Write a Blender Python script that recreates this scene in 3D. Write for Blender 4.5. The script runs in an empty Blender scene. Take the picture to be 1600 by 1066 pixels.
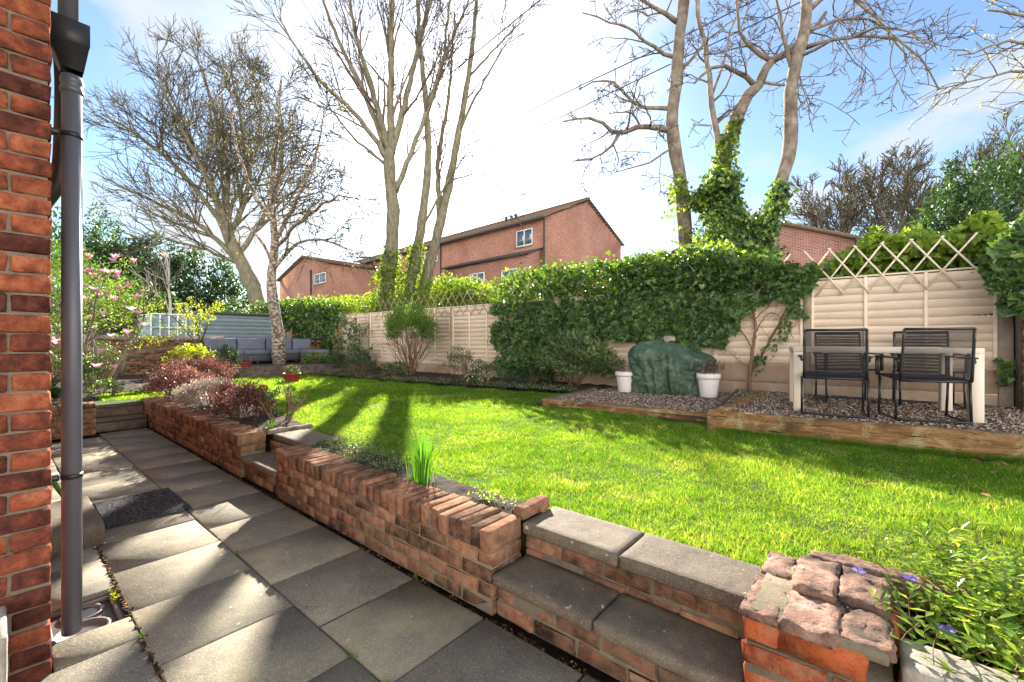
import bpy, math, random
import numpy as np
from mathutils import Vector, noise as mnoise
sc = bpy.context.scene
R = math.radians
# ------------------------------------------------------------------ camera
F, CH = 680.0, 1.30
YAW = R(40)
cam = bpy.data.cameras.new('camera'); camo = bpy.data.objects.new('camera', cam)
sc.collection.objects.link(camo); sc.camera = camo
camo.location = (0, 0, CH); camo.rotation_euler = (R(90), 0, YAW)
cam.sensor_width = 36; cam.lens = 36 * F / 1600; cam.clip_start = .05; cam.clip_end = 2000
# ------------------------------------------------------------------ sky, sun, exposure
SUN_EL, SUN_AZ = R(24), R(-47.1)       # azimuth clockwise from +Y
sx, sy, sz = math.sin(SUN_AZ) * math.cos(SUN_EL), math.cos(SUN_AZ) * math.cos(SUN_EL), math.sin(SUN_EL)
w = bpy.data.worlds.new('World'); sc.world = w; w.use_nodes = True
nt = w.node_tree; N = nt.nodes; Lk = nt.links; N.clear()
wo = N.new('ShaderNodeOutputWorld'); bg = N.new('ShaderNodeBackground'); bg.inputs[1].default_value = .05
sky = N.new('ShaderNodeTexSky'); sky.sky_type = 'NISHITA'; sky.sun_disc = False
sky.sun_elevation = SUN_EL; sky.sun_rotation = SUN_AZ; sky.air_density = 1.0; sky.dust_density = .35; sky.altitude = 0; sky.ozone_density = 1.5
tc = N.new('ShaderNodeTexCoord')
# thin bright clouds: flatten the direction so that clouds stretch towards the horizon
sep = N.new('ShaderNodeSeparateXYZ'); Lk.new(tc.outputs['Generated'], sep.inputs[0])
mz = N.new('ShaderNodeMath'); mz.operation = 'ADD'; mz.inputs[1].default_value = .18; Lk.new(sep.outputs[2], mz.inputs[0])
dv = N.new('ShaderNodeVectorMath'); dv.operation = 'DIVIDE'
cb = N.new('ShaderNodeCombineXYZ')
for i in range(3): Lk.new(mz.outputs[0], cb.inputs[i])
Lk.new(tc.outputs['Generated'], dv.inputs[0]); Lk.new(cb.outputs[0], dv.inputs[1])
ns = N.new('ShaderNodeTexNoise'); ns.inputs['Scale'].default_value = 1.5; ns.inputs['Detail'].default_value = 9; ns.inputs['Roughness'].default_value = .55
mp = N.new('ShaderNodeMapping'); mp.inputs['Location'].default_value = (9.4, 8.2, 0); Lk.new(dv.outputs[0], mp.inputs[0]); Lk.new(mp.outputs[0], ns.inputs['Vector'])
cr = N.new('ShaderNodeValToRGB'); cr.color_ramp.elements[0].position = .49; cr.color_ramp.elements[1].position = .64
Lk.new(ns.outputs['Fac'], cr.inputs[0])
# clouds and thin haze scatter more light close to the sun
dt = N.new('ShaderNodeVectorMath'); dt.operation = 'DOT_PRODUCT'; dt.inputs[1].default_value = (sx, sy, sz); Lk.new(tc.outputs['Generated'], dt.inputs[0])
mr = N.new('ShaderNodeMapRange'); mr.inputs['From Min'].default_value = .76; mr.inputs['From Max'].default_value = 1.0; mr.clamp = True; Lk.new(dt.outputs['Value'], mr.inputs['Value'])
pw = N.new('ShaderNodeMath'); pw.operation = 'POWER'; pw.inputs[1].default_value = 6; Lk.new(mr.outputs[0], pw.inputs[0])
mx = N.new('ShaderNodeMix'); mx.data_type = 'RGBA'; Lk.new(cr.outputs[0], mx.inputs['Factor']); 
sk2 = N.new('ShaderNodeMix'); sk2.data_type = 'RGBA'; sk2.blend_type = 'MULTIPLY'; sk2.inputs['Factor'].default_value = 1
Lk.new(sky.outputs[0], sk2.inputs['A']); sk2.inputs['B'].default_value = (.90, .98, 1.06, 1)
Lk.new(sk2.outputs['Result'], mx.inputs['A']); mx.inputs['B'].default_value = (3.9, 4.05, 4.2, 1)
ad = N.new('ShaderNodeMix'); ad.data_type = 'RGBA'; ad.blend_type = 'ADD'; ad.inputs['Factor'].default_value = 1
gl = N.new('ShaderNodeMix'); gl.data_type = 'RGBA'; gl.inputs['A'].default_value = (0, 0, 0, 1); gl.inputs['B'].default_value = (9, 9, 8.7, 1)
Lk.new(pw.outputs[0], gl.inputs['Factor']); Lk.new(mx.outputs['Result'], ad.inputs['A']); Lk.new(gl.outputs['Result'], ad.inputs['B'])
# added fill light, unseen: bright cloud bank opposite the sun lifts shaded surfaces
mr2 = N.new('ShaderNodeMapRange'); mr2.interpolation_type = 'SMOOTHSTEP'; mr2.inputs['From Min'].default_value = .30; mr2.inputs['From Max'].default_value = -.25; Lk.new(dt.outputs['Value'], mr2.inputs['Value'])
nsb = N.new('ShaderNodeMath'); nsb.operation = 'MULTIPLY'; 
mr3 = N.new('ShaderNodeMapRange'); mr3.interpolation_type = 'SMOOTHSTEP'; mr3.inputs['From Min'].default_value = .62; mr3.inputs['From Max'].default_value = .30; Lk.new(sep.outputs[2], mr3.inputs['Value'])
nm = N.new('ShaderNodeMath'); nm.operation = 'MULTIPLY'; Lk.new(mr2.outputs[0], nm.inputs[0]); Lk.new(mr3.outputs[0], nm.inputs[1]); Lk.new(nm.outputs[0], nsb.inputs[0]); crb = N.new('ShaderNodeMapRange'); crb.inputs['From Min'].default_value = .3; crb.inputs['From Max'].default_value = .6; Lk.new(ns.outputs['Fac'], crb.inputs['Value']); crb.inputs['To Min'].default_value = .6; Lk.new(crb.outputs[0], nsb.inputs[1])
sky_fill = N.new('ShaderNodeMix'); sky_fill.data_type = 'RGBA'; Lk.new(nsb.outputs[0], sky_fill.inputs['Factor']); Lk.new(ad.outputs['Result'], sky_fill.inputs['A']); sky_fill.inputs['B'].default_value = (28, 26.3, 24.5, 1)
Lk.new(sky_fill.outputs['Result'], bg.inputs[0]); Lk.new(bg.outputs[0], wo.inputs[0])
sl = bpy.data.lights.new('sun', 'SUN'); sl.energy = 5.0; sl.angle = R(.55); sl.color = (1, .93, .80)
so = bpy.data.objects.new('sun', sl); sc.collection.objects.link(so)
so.rotation_euler = Vector((sx, sy, sz)).to_track_quat('Z', 'Y').to_euler(); so.location = (0, 0, 30)
vs = sc.view_settings; vs.view_transform = 'Standard'; vs.look = 'None'; vs.gamma = 1; vs.exposure = 2.22
sc.cycles.max_bounces = 8; sc.cycles.transparent_max_bounces = 6; sc.cycles.diffuse_bounces = 4
sc.cycles.use_denoising = True
# ------------------------------------------------------------------ layout helpers
RT = np.array([math.cos(YAW), math.sin(YAW)]); FW = np.array([-math.sin(YAW), math.cos(YAW)])
rng = np.random.default_rng(7); rnd = random.Random(5)
def W(px, py, D):                      # a point D metres ahead
    xy = D * ((px - 800) / F * RT + FW); return np.array([xy[0], xy[1], CH + (533 - py) / F * D])
def G(px, py, z):                      # where the line of sight meets the level z
    return W(px, py, F * (CH - z) / (py - 533))
def FY(px, py, y=8.2):                 # where it meets the plane Y=y (the fence)
    r = (px - 800) / F; D = y / (r * RT[1] + FW[1]); p = W(px, py, D); return p[0], p[2]
# ------------------------------------------------------------------ mesh helpers
class MB:
    def __init__(s): s.v = []; s.f = []; s.n = 0; s.a = []
    def add(s, V, Fs, a=None):
        V = np.asarray(V, float).reshape(-1, 3)
        s.v.append(V)
        s.a.append(np.full(len(V), rng.random()) if a is None else np.broadcast_to(np.asarray(a, float), (len(V),)))
        if isinstance(Fs, np.ndarray): s.f.append(Fs + s.n)
        else:
            by = {}
            for q in Fs: by.setdefault(len(q), []).append(q)
            for q in by.values(): s.f.append(np.array(q) + s.n)
        s.n += len(V); return s
    def mesh(s, name, origin=(0, 0, 0), mats=(), smooth=False):
        me = bpy.data.meshes.new(name)
        V = np.concatenate(s.v) - np.asarray(origin, float)
        me.vertices.add(len(V)); me.vertices.foreach_set('co', V.astype(np.float32).ravel())
        lp = np.concatenate([f.ravel() for f in s.f]); ln = np.concatenate([np.full(len(f), f.shape[1]) for f in s.f])
        st = np.concatenate([[0], np.cumsum(ln)[:-1]])
        me.loops.add(len(lp)); me.loops.foreach_set('vertex_index', lp.astype(np.int32))
        me.polygons.add(len(ln)); me.polygons.foreach_set('loop_start', st.astype(np.int32)); me.polygons.foreach_set('loop_total', ln.astype(np.int32))
        if smooth: me.polygons.foreach_set('use_smooth', np.ones(len(ln), bool))
        at = me.attributes.new('rnd', 'FLOAT', 'POINT'); at.data.foreach_set('value', np.concatenate(s.a).astype(np.float32))
        me.update(); me.validate()
        for m in mats: me.materials.append(m)
        return me
def link(o): sc.collection.objects.link(o); return o
def tagit(o, label=None, cat=None, group=None, kind=None):
    if label: o['label'] = label
    if cat: o['category'] = cat
    if group: o['group'] = group
    if kind: o['kind'] = kind
    return o
def thing(name, label, cat, loc=(0, 0, 0), rz=0, group=None):
    o = bpy.data.objects.new(name, None); o.empty_display_size = .2; link(o)
    o.location = tuple(float(c) for c in loc); o.rotation_euler = (0, 0, rz)
    return tagit(o, label, cat, group)
def wloc(o):
    l = np.array(o.location)
    while o.parent: o = o.parent; l = l + np.array(o.location)
    return l
def part(name, mb, mat, parent, local=False, smooth=False, label=None):
    org = (0, 0, 0) if local else wloc(parent)
    o = bpy.data.objects.new(name, mb.mesh(name, org, (mat,), smooth)); link(o); o.parent = parent
    return tagit(o, label)
def solo(name, mb, mat, label=None, cat=None, group=None, kind=None, smooth=False):
    V = np.concatenate(mb.v); lo, hi = V.min(0), V.max(0); org = np.array([(lo[0]+hi[0])/2, (lo[1]+hi[1])/2, lo[2]])
    o = bpy.data.objects.new(name, mb.mesh(name, org, (mat,), smooth)); link(o); o.location = tuple(float(c) for c in org)
    return tagit(o, label, cat, group, kind)
def copy_tree(o, parent=None):
    c = o.copy(); sc.collection.objects.link(c); c.parent = parent
    for ch in list(o.children): copy_tree(ch, c)
    return c
# chamfered boxes, many at a time
CS = [(x, y, z) for x in (-1, 1) for y in (-1, 1) for z in (-1, 1)]
def _tmpl():
    fs = []
    ix = {c: i for i, c in enumerate(CS)}
    P = np.zeros((24, 3))
    for i, c in enumerate(CS):
        for a in range(3):
            P[i*3+a] = [c[k] * (1. if k == a else .8) for k in range(3)]
    def put(q):
        q = list(q); p = P[q]; n = np.cross(p[1]-p[0], p[2]-p[0])
        if np.dot(n, p.mean(0)) < 0: q = q[::-1]
        fs.append(tuple(q))
    for a in range(3):
        b, c = [k for k in range(3) if k != a]
        for s_ in (-1, 1):
            q = []
            for (u_, v_) in ((-1, -1), (1, -1), (1, 1), (-1, 1)):
                k = [0, 0, 0]; k[a] = s_; k[b] = u_; k[c] = v_; q.append(ix[tuple(k)]*3+a)
            put(q)
    for c in range(3):
        a, b = [k for k in range(3) if k != c]
        for sa in (-1, 1):
            for sb in (-1, 1):
                k1 = [0, 0, 0]; k1[a] = sa; k1[b] = sb; k1[c] = -1; k2 = list(k1); k2[c] = 1
                i1, i2 = ix[tuple(k1)], ix[tuple(k2)]
                put((i1*3+a, i2*3+a, i2*3+b, i1*3+b))
    for i in range(8): put((i*3, i*3+1, i*3+2))
    return fs
TF = _tmpl(); TQ = np.array([f for f in TF if len(f) == 4]); TT = np.array([f for f in TF if len(f) == 3])
SG = np.repeat(np.array(CS, float), 3, axis=0); FULL = np.tile(np.eye(3), (8, 1))
def boxes(mb, C, S, bev=.004, jit=0, rz=None, a=None, tilt=0):
    C = np.asarray(C, float).reshape(-1, 3); n = len(C); S = np.broadcast_to(np.asarray(S, float), (n, 3))
    H = S[:, None, :] / 2; P = SG[None] * (H - bev * (1 - FULL[None]))
    if jit: P = P + rng.normal(0, jit, P.shape)
    if tilt:
        t = rng.normal(0, tilt, (n, 3))
        P = P + np.cross(t[:, None, :], P)
    if rz is not None:
        rz = np.broadcast_to(rz, (n,)); c, s = np.cos(rz)[:, None], np.sin(rz)[:, None]
        P = np.stack([P[..., 0]*c - P[..., 1]*s, P[..., 0]*s + P[..., 1]*c, P[..., 2]], -1)
    P = P + C[:, None, :]
    aa = rng.random(n) if a is None else np.broadcast_to(a, (n,))
    off = (np.arange(n) * 24)[:, None, None]
    base = mb.n; mb.v.append(P.reshape(-1, 3)); mb.a.append(np.repeat(aa, 24))
    mb.f.append((TQ[None] + off).reshape(-1, 4) + base); mb.f.append((TT[None] + off).reshape(-1, 3) + base); mb.n += n * 24
    return mb
def box(mb, lo, hi, bev=.004, **k):
    lo, hi = np.array(lo, float), np.array(hi, float); return boxes(mb, [(lo+hi)/2], [hi-lo], bev=min(bev, (hi-lo).min()*.45), **k)
def vnoise(P, sc_, seed=0):
    return np.array([mnoise.noise(Vector((p[0]*sc_+seed, p[1]*sc_+seed*1.7, p[2]*sc_-seed))) for p in P])
def rough_box(mb, lo, hi, seg=.05, amp=.006, nsc=9., seed=0, a=None, mx_=(60, 14, 10), flake=0):
    lo, hi = np.array(lo, float), np.array(hi, float); d = hi - lo
    n = [int(min(max(1, round(d[k] / seg)), mx_[k]))+2 for k in range(3)]
    vid = {}; V = []; Fs = []
    def g(i, j, k):
        key = (i, j, k)
        if key not in vid: vid[key] = len(V); V.append((i, j, k))
        return vid[key]
    for a_, b_, c_ in ((0, 1, 2), (1, 2, 0), (2, 0, 1)):
        for s_ in (0, 1):
            for i in range(n[a_]):
                for j in range(n[b_]):
                    q = []
                    for (di, dj) in ((0, 0), (1, 0), (1, 1), (0, 1)):
                        k = [0, 0, 0]; k[a_] = i+di; k[b_] = j+dj; k[c_] = n[c_]*s_; q.append(g(*k))
                    Fs.append(tuple(q if s_ else q[::-1]))
    V = np.array(V, float); U = np.zeros_like(V)
    for k in range(3):
        h = d[k]/2; dl = min(.009/h, .3); ps = np.concatenate([[-1], np.linspace(-1+dl, 1-dl, n[k]-1), [1]]); U[:, k] = ps[V[:, k].astype(int)]
    P = lo + (U + 1) / 2 * d
    e = np.sort(np.abs(U), axis=1)[:, 1]          # rounds the edges
    cen = (lo + hi) / 2
    rr = np.clip((e - .999) / .001, 0, 1)[:, None]
    P = P - np.sign(U) * (np.abs(U) > .999) * rr * min(.0045, d.min() * .12)
    dsp = np.stack([vnoise(P, nsc, seed + 3*k) for k in range(3)], 1) * amp + np.stack([vnoise(P, nsc*3.1, seed + 9*k) for k in range(3)], 1) * amp * .4
    if flake:                                    # split, stepped faces like frost-broken brick
        f1 = vnoise(P, 13, seed+2)+.5*vnoise(P, 31, seed+5); st_ = np.floor(f1*3.2)/3.2; dsp = dsp*.45; dsp[:, 2] += st_*flake*.7*(U[:, 2] > -.5); dsp[:, 0] += np.floor(vnoise(P, 24, seed+7)*3)/3*flake*.5; dsp[:, 1] += np.floor(vnoise(P, 21, seed+8)*3)/3*flake*.5; dsp += np.random.default_rng(int(seed)).normal(0, .0022, dsp.shape)
    mb.add(P + dsp, Fs, a); return mb
def tube(mb, pts, rad, n=8, cap=True, a=None, squash=None):
    P = np.asarray(pts, float); m = len(P); rad = np.broadcast_to(np.asarray(rad, float), (m,))
    T = np.gradient(P, axis=0); T /= np.linalg.norm(T, axis=1)[:, None] + 1e-12
    ref = np.array([0, 0, 1.]) if abs(T[:, 2]).mean() < .8 else np.array([1., .3, 0])
    A = np.cross(T, ref); A /= np.linalg.norm(A, axis=1)[:, None] + 1e-12; B = np.cross(T, A)
    th = np.arange(n) * 2 * np.pi / n
    V = P[:, None] + rad[:, None, None] * (np.cos(th)[None, :, None] * A[:, None] + np.sin(th)[None, :, None] * B[:, None])
    i = np.arange(m-1)[:, None] * n; j = np.arange(n)[None]; j2 = (j+1) % n
    Q = np.stack([i+j, i+n+j, i+n+j2, i+j2], -1).reshape(-1, 4)
    V = V.reshape(-1, 3)
    base = mb.n; mb.add(V, Q, a)
    if cap:
        mb.f.append(np.array([list(range(n))]) + base); mb.f.append(np.array([list(range(n))[::-1]]) + base + (m-1)*n)
    return mb
def lathe(mb, prof, c, n=24, a=None, sx_=1, sy_=1):
    P = np.array(prof, float); m = len(P); th = np.arange(n)*2*np.pi/n
    V = np.stack([c[0] + P[:, 0, None]*np.cos(th)*sx_, c[1] + P[:, 0, None]*np.sin(th)*sy_, c[2] + np.repeat(P[:, 1, None], n, 1)], -1).reshape(-1, 3)
    i = np.arange(m-1)[:, None]*n; j = np.arange(n)[None]; j2 = (j+1) % n
    mb.add(V, np.stack([i+j, i+j2, i+n+j2, i+n+j], -1).reshape(-1, 4), a); return mb
def sheet(mb, x0, x1, y0, y1, z, nx=1, ny=1, amp=0, nsc=1., seed=0):
    X, Y = np.meshgrid(np.linspace(x0, x1, nx+1), np.linspace(y0, y1, ny+1)); P = np.stack([X.ravel(), Y.ravel(), np.full(X.size, z, float)], 1)
    if amp: P[:, 2] += amp * vnoise(P, nsc, seed)
    i = np.arange(nx)[None]; j = np.arange(ny)[:, None]*(nx+1); q = np.stack([j+i, j+i+1, j+i+nx+2, j+i+nx+1], -1).reshape(-1, 4)
    mb.add(P, q); return mb
# leaves: every leaf is its own folded little face
SH = {'leaf': (np.array([[0, 0, 0], [.5, .42, .10], [1, 0, 0], [.5, -.42, .10]]), np.array([[0, 2, 1], [0, 3, 2]])),
      'blade': (np.array([[0, .5, 0], [0, -.5, 0], [1, 0, 0]]), np.array([[0, 1, 2]])),
      'long': (np.array([[0, .1, 0], [.45, .5, -.02], [1, 0, -.16], [.45, -.5, -.02], [0, -.1, 0]]), np.array([[0, 1, 2, 3, 4]])),
      'ivy': (np.array([[0, 0, 0], [-.12, .42, .03], [.30, .55, .05], [.45, .30, 0], [1, 0, -.06], [.45, -.30, 0], [.30, -.55, .05], [-.12, -.42, .03]]),
              np.array([[0, 3, 2, 1], [0, 4, 3, 3], [0, 5, 4, 4], [0, 7, 6, 5]]))}
def leaves(mb, P, D, Nn, L, Wd, shape='leaf', a=None):
    P = np.asarray(P, float); n = len(P)
    if n == 0: return mb
    D = D / (np.linalg.norm(D, axis=1)[:, None] + 1e-9)
    S = np.cross(Nn, D); S /= np.linalg.norm(S, axis=1)[:, None] + 1e-9; U = np.cross(D, S)
    T, Fq = SH[shape]
    L = np.broadcast_to(L, (n,)); Wd = np.broadcast_to(Wd, (n,))
    V = P[:, None] + T[None, :, 0, None]*L[:, None, None]*D[:, None] + T[None, :, 1, None]*Wd[:, None, None]*S[:, None] + T[None, :, 2, None]*L[:, None, None]*U[:, None]
    k = len(T); off = (np.arange(n)*k)[:, None, None]; base = mb.n
    mb.v.append(V.reshape(-1, 3)); mb.a.append(np.repeat(rng.random(n) if a is None else np.broadcast_to(a, (n,)), k)); mb.n += n*k
    if shape == 'ivy':
        tri = np.array([[0, 3, 2], [0, 2, 1], [0, 4, 3], [0, 5, 4], [0, 6, 5], [0, 7, 6]]); Fq = tri
    mb.f.append((Fq[None] + off).reshape(-1, Fq.shape[1]) + base)
    return mb
def rdir(n, up=0., out=None, k=1.):
    d = rng.normal(0, 1, (n, 3)); d /= np.linalg.norm(d, axis=1)[:, None]
    d = d * k; d[:, 2] += up
    if out is not None: d = d + out
    return d
def cluster_points(cen, rad, nclump, per, csz=.22, shell=.6, squash_low=True):
    """points in clumps spread over the shell of an ellipsoid: uneven outline with gaps"""
    cen = np.array(cen, float); rad = np.array(rad, float)
    u = rng.normal(0, 1, (nclump, 3)); u /= np.linalg.norm(u, axis=1)[:, None]
    if squash_low: u[:, 2] = np.where(u[:, 2] < -.35, -u[:, 2]*.6, u[:, 2])
    r = shell + (1-shell)*rng.random(nclump)**.6; r *= rng.normal(1, .07, nclump)
    cc = u * r[:, None]
    q = rng.normal(0, 1, (nclump, per, 3)); q /= np.linalg.norm(q, axis=2)[..., None]; q *= (rng.random((nclump, per, 1))**.5) * csz * rng.uniform(.6, 1.35, (nclump, 1, 1))
    P = (cc[:, None] + q).reshape(-1, 3)
    out = P / (np.linalg.norm(P, axis=1)[:, None] + 1e-6)
    return cen + P*rad, out, np.repeat(rng.random(nclump), per)
def bush(mb, cen, rad, nclump, per, L, Wd, shape='leaf', csz=.22, shell=.6, up=.4, squash_low=True):
    P, O, ca = cluster_points(cen, rad, nclump, per, csz, shell, squash_low); n = len(P)
    D = rdir(n, up, O*.7); Nn = rdir(n, .9, O*.5)
    leaves(mb, P, D, Nn, L*rng.uniform(.6, 1.25, n), Wd*rng.uniform(.7, 1.2, n), shape, a=np.clip(ca*.6 + rng.random(n)*.4, 0, 1)); return mb
# ------------------------------------------------------------------ tree growing
class PR:
    def __init__(s, **k): s.__dict__.update(dict(seg=.35, wob=.16, up=.02, nch=(7, 6, 5, 0), ang=(45, 12), ratio=.55, rr=.5, t0=.25, maxd=3, end=.25, rmin=.004), **k)
def grow(out, p, d, L, r, depth, P):
    n = max(3, int(L/(P.seg*(1 if depth < 2 else .6)))+1); st = L/n
    pts = [p]; dirs = [d]; d = np.array(d, float)
    upv = P.up if not isinstance(P.up, (tuple, list)) else P.up[min(depth, len(P.up)-1)]
    for i in range(n):
        d = d + rng.normal(0, P.wob, 3); d[2] += upv; d /= np.linalg.norm(d); pts.append(pts[-1] + d*st); dirs.append(d.copy())
    rad = np.maximum(np.linspace(r, r*P.end, n+1), P.rmin*.75); out.append((depth, np.array(pts), rad))
    if depth < P.maxd: kids(out, np.array(pts), np.array(dirs), rad, L, depth, P)
def kids(out, pts, dirs, rad, L, depth, P, count=None, t0=None, length=None):
    nc = P.nch[depth] if count is None else count
    nc = max(1, int(nc*rng.uniform(.75, 1.25)))
    for t in np.sort(rng.uniform(P.t0 if t0 is None else t0, 1, nc)):
        f = t*(len(pts)-1); i = min(int(f), len(pts)-2); q = pts[i] + (pts[i+1]-pts[i])*(f-i); dd = dirs[i]
        a = R(rng.normal(*P.ang)); v = rng.normal(0, 1, 3); v -= dd*np.dot(v, dd); v /= np.linalg.norm(v)
        nd = dd*math.cos(a) + v*math.sin(a)
        LL = (L if length is None else length)*P.ratio*(1.15-.6*t)*rng.uniform(.7, 1.25)
        rr = max(rad[i]*P.rr*rng.uniform(.7, 1.1), P.rmin)
        grow(out, q, nd, LL, rr, depth+1, P)
def polylines(mb, out, a=None, lim=(8, 6, 4, 3, 3)):
    by = {}
    for (dp, p, r) in out: by.setdefault((lim[min(dp, 4)], len(p)), []).append((p, r))
    for (n, m), lst in by.items():
        P = np.array([q[0] for q in lst]); rad = np.array([q[1] for q in lst]); k = len(lst)
        T = np.gradient(P, axis=1); T /= np.linalg.norm(T, axis=2)[..., None] + 1e-12
        ref = np.where(np.abs(T[..., 2:3]).mean(1, keepdims=True) < .8, np.array([0, 0, 1.]), np.array([1., .3, 0]))
        A = np.cross(T, np.broadcast_to(ref, T.shape)); A /= np.linalg.norm(A, axis=2)[..., None] + 1e-12; B = np.cross(T, A)
        th = np.arange(n)*2*np.pi/n
        V = P[:, :, None] + rad[:, :, None, None]*(np.cos(th)[None, None, :, None]*A[:, :, None] + np.sin(th)[None, None, :, None]*B[:, :, None])
        i = np.arange(m-1)[:, None]*n; j = np.arange(n)[None]; j2 = (j+1) % n
        Q = np.stack([i+j, i+n+j, i+n+j2, i+j2], -1).reshape(-1, 4)
        Q = (Q[None] + (np.arange(k)*m*n)[:, None, None]).reshape(-1, 4)
        base = mb.n; mb.v.append(V.reshape(-1, 3)); mb.a.append(np.repeat(rng.random(k), m*n)); mb.n += k*m*n; mb.f.append(Q + base)
    return mb
def resample(pts, rads, step=.3, wob=.0):
    P = np.array(pts, float); s = np.concatenate([[0], np.cumsum(np.linalg.norm(np.diff(P, axis=0), axis=1))])
    n = max(4, int(s[-1]/step)+1); t = np.linspace(0, s[-1], n)
    # catmull-rom through the given points
    out = []
    Pe = np.vstack([2*P[0]-P[1], P, 2*P[-1]-P[-2]])
    for tt in t:
        i = min(np.searchsorted(s, tt, side='right')-1, len(P)-2); u = (tt-s[i])/(s[i+1]-s[i]+1e-9)
        p0, p1, p2, p3 = Pe[i], Pe[i+1], Pe[i+2], Pe[i+3]
        out.append(.5*((2*p1)+(-p0+p2)*u+(2*p0-5*p1+4*p2-p3)*u*u+(-p0+3*p1-3*p2+p3)*u**3))
    out = np.array(out)
    if wob: out[1:-1] += rng.normal(0, wob, (n-2, 3))
    return out, np.interp(t, s, np.linspace(rads[0], rads[1], len(P)) if len(rads) == 2 else rads)
# ------------------------------------------------------------------ materials
def newmat(name):
    m = bpy.data.materials.new(name); m.use_nodes = True; t = m.node_tree; t.nodes.clear()
    o = t.nodes.new('ShaderNodeOutputMaterial'); return m, t, o
def nod(t, ty, **k):
    n = t.nodes.new(ty)
    for a, b in k.items():
        if a.startswith('i_'):
            key = a[2:]; key = int(key) if key.isdigit() else key.replace('_', ' ')
            n.inputs[key].default_value = b
        else: setattr(n, a, b)
    return n
def ramp(t, src, stops, interp='LINEAR'):
    r = t.nodes.new('ShaderNodeValToRGB'); r.color_ramp.interpolation = interp; e = r.color_ramp.elements
    while len(e) > 1: e.remove(e[-1])
    e[0].position = stops[0][0]; e[0].color = (*stops[0][1], 1)
    for p, c in stops[1:]:
        q = e.new(p); q.color = (*c, 1)
    t.links.new(src, r.inputs[0]); return r.outputs[0]
def mixc(t, f, a, b, mode='MIX'):
    m = t.nodes.new('ShaderNodeMix'); m.data_type = 'RGBA'; m.blend_type = mode
    for k, v in (('Factor', f), ('A', a), ('B', b)):
        if isinstance(v, (int, float)): m.inputs[k].default_value = v
        elif isinstance(v, tuple): m.inputs[k].default_value = (*v, 1)
        else: t.links.new(v, m.inputs[k])
    return m.outputs['Result']
def nz(t, vec, scale, detail=5, rough=.6, dist=0):
    n = nod(t, 'ShaderNodeTexNoise', i_Scale=scale, i_Detail=detail, i_Roughness=rough, i_Distortion=dist); t.links.new(vec, n.inputs['Vector']); return n.outputs['Fac']
def mth(t, op, a, b):
    m = nod(t, 'ShaderNodeMath', operation=op)
    for i, v in enumerate((a, b)):
        if isinstance(v, (int, float)): m.inputs[i].default_value = v
        else: t.links.new(v, m.inputs[i])
    return m.outputs[0]
def M(name, stops, rough=.85, nscale=6., var=.35, bump=.3, bscale=60., spec=.3, attr=.5, metal=0, stain=None, stretch=None, coat=0, bd=.01):
    """colour from a ramp of (per-piece random, noise), optional stain, bump from noise"""
    m, t, o = newmat(name); L_ = t.links
    tc_ = t.nodes.new('ShaderNodeTexCoord'); vec = tc_.outputs['Object']
    if stretch:
        mp_ = t.nodes.new('ShaderNodeMapping'); mp_.inputs['Scale'].default_value = stretch; L_.new(vec, mp_.inputs[0]); vec = mp_.outputs[0]
    at = nod(t, 'ShaderNodeAttribute', attribute_name='rnd')
    n1 = nz(t, vec, nscale, 8, .65)
    f = mth(t, 'ADD', mth(t, 'MULTIPLY', at.outputs['Fac'], attr), mth(t, 'MULTIPLY', mth(t, 'SUBTRACT', n1, .5), var*4))
    f = mth(t, 'ADD', f, .5*(1-attr))
    col = ramp(t, f, stops)
    if stain:
        n2 = nz(t, tc_.outputs['Object'], stain[1], 7, .7); k = ramp(t, mth(t, 'ADD', mth(t, 'MULTIPLY', n2, .75), mth(t, 'MULTIPLY', nz(t, tc_.outputs['Object'], stain[1]*7, 4, .8), .25)), [(stain[2]-.02, (0, 0, 0)), (stain[3]+.05, (.6, .6, .6))]); col = mixc(t, k, col, stain[0])
    p = nod(t, 'ShaderNodeBsdfPrincipled', i_Roughness=rough, i_Metallic=metal); p.inputs['Specular IOR Level'].default_value = spec
    if coat: p.inputs['Coat Weight'].default_value = coat
    L_.new(col, p.inputs['Base Color'])
    if bump:
        b = nod(t, 'ShaderNodeBump', i_Strength=bump, i_Distance=bd); L_.new(nz(t, vec, bscale, 6, .7), b.inputs['Height']); L_.new(b.outputs[0], p.inputs['Normal'])
    L_.new(p.outputs[0], o.inputs[0]); return m
def leafmat(name, stops, trans=.45, tcol=(1.25, 1.15, .5), rough=.45, spec=.4):
    m, t, o = newmat(name)
    at = nod(t, 'ShaderNodeAttribute', attribute_name='rnd'); col = ramp(t, at.outputs['Fac'], stops)
    p = nod(t, 'ShaderNodeBsdfPrincipled', i_Roughness=rough); p.inputs['Specular IOR Level'].default_value = spec; t.links.new(col, p.inputs['Base Color'])
    tr = nod(t, 'ShaderNodeBsdfTranslucent'); t.links.new(mixc(t, 1., col, tcol, 'MULTIPLY'), tr.inputs[0])
    mx_ = nod(t, 'ShaderNodeMixShader', i_0=trans); t.links.new(p.outputs[0], mx_.inputs[1]); t.links.new(tr.outputs[0], mx_.inputs[2])
    t.links.new(mx_.outputs[0], o.inputs[0]); return m
def flat(name, c, rough=.6, spec=.4, metal=0, var=.08, bump=.0):
    a = tuple(x*(1-var*2) for x in c); b = tuple(min(1, x*(1+var*2)) for x in c)
    return M(name, [(0, a), (1, b)], rough=rough, spec=spec, metal=metal, var=.3, bump=bump)

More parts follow.
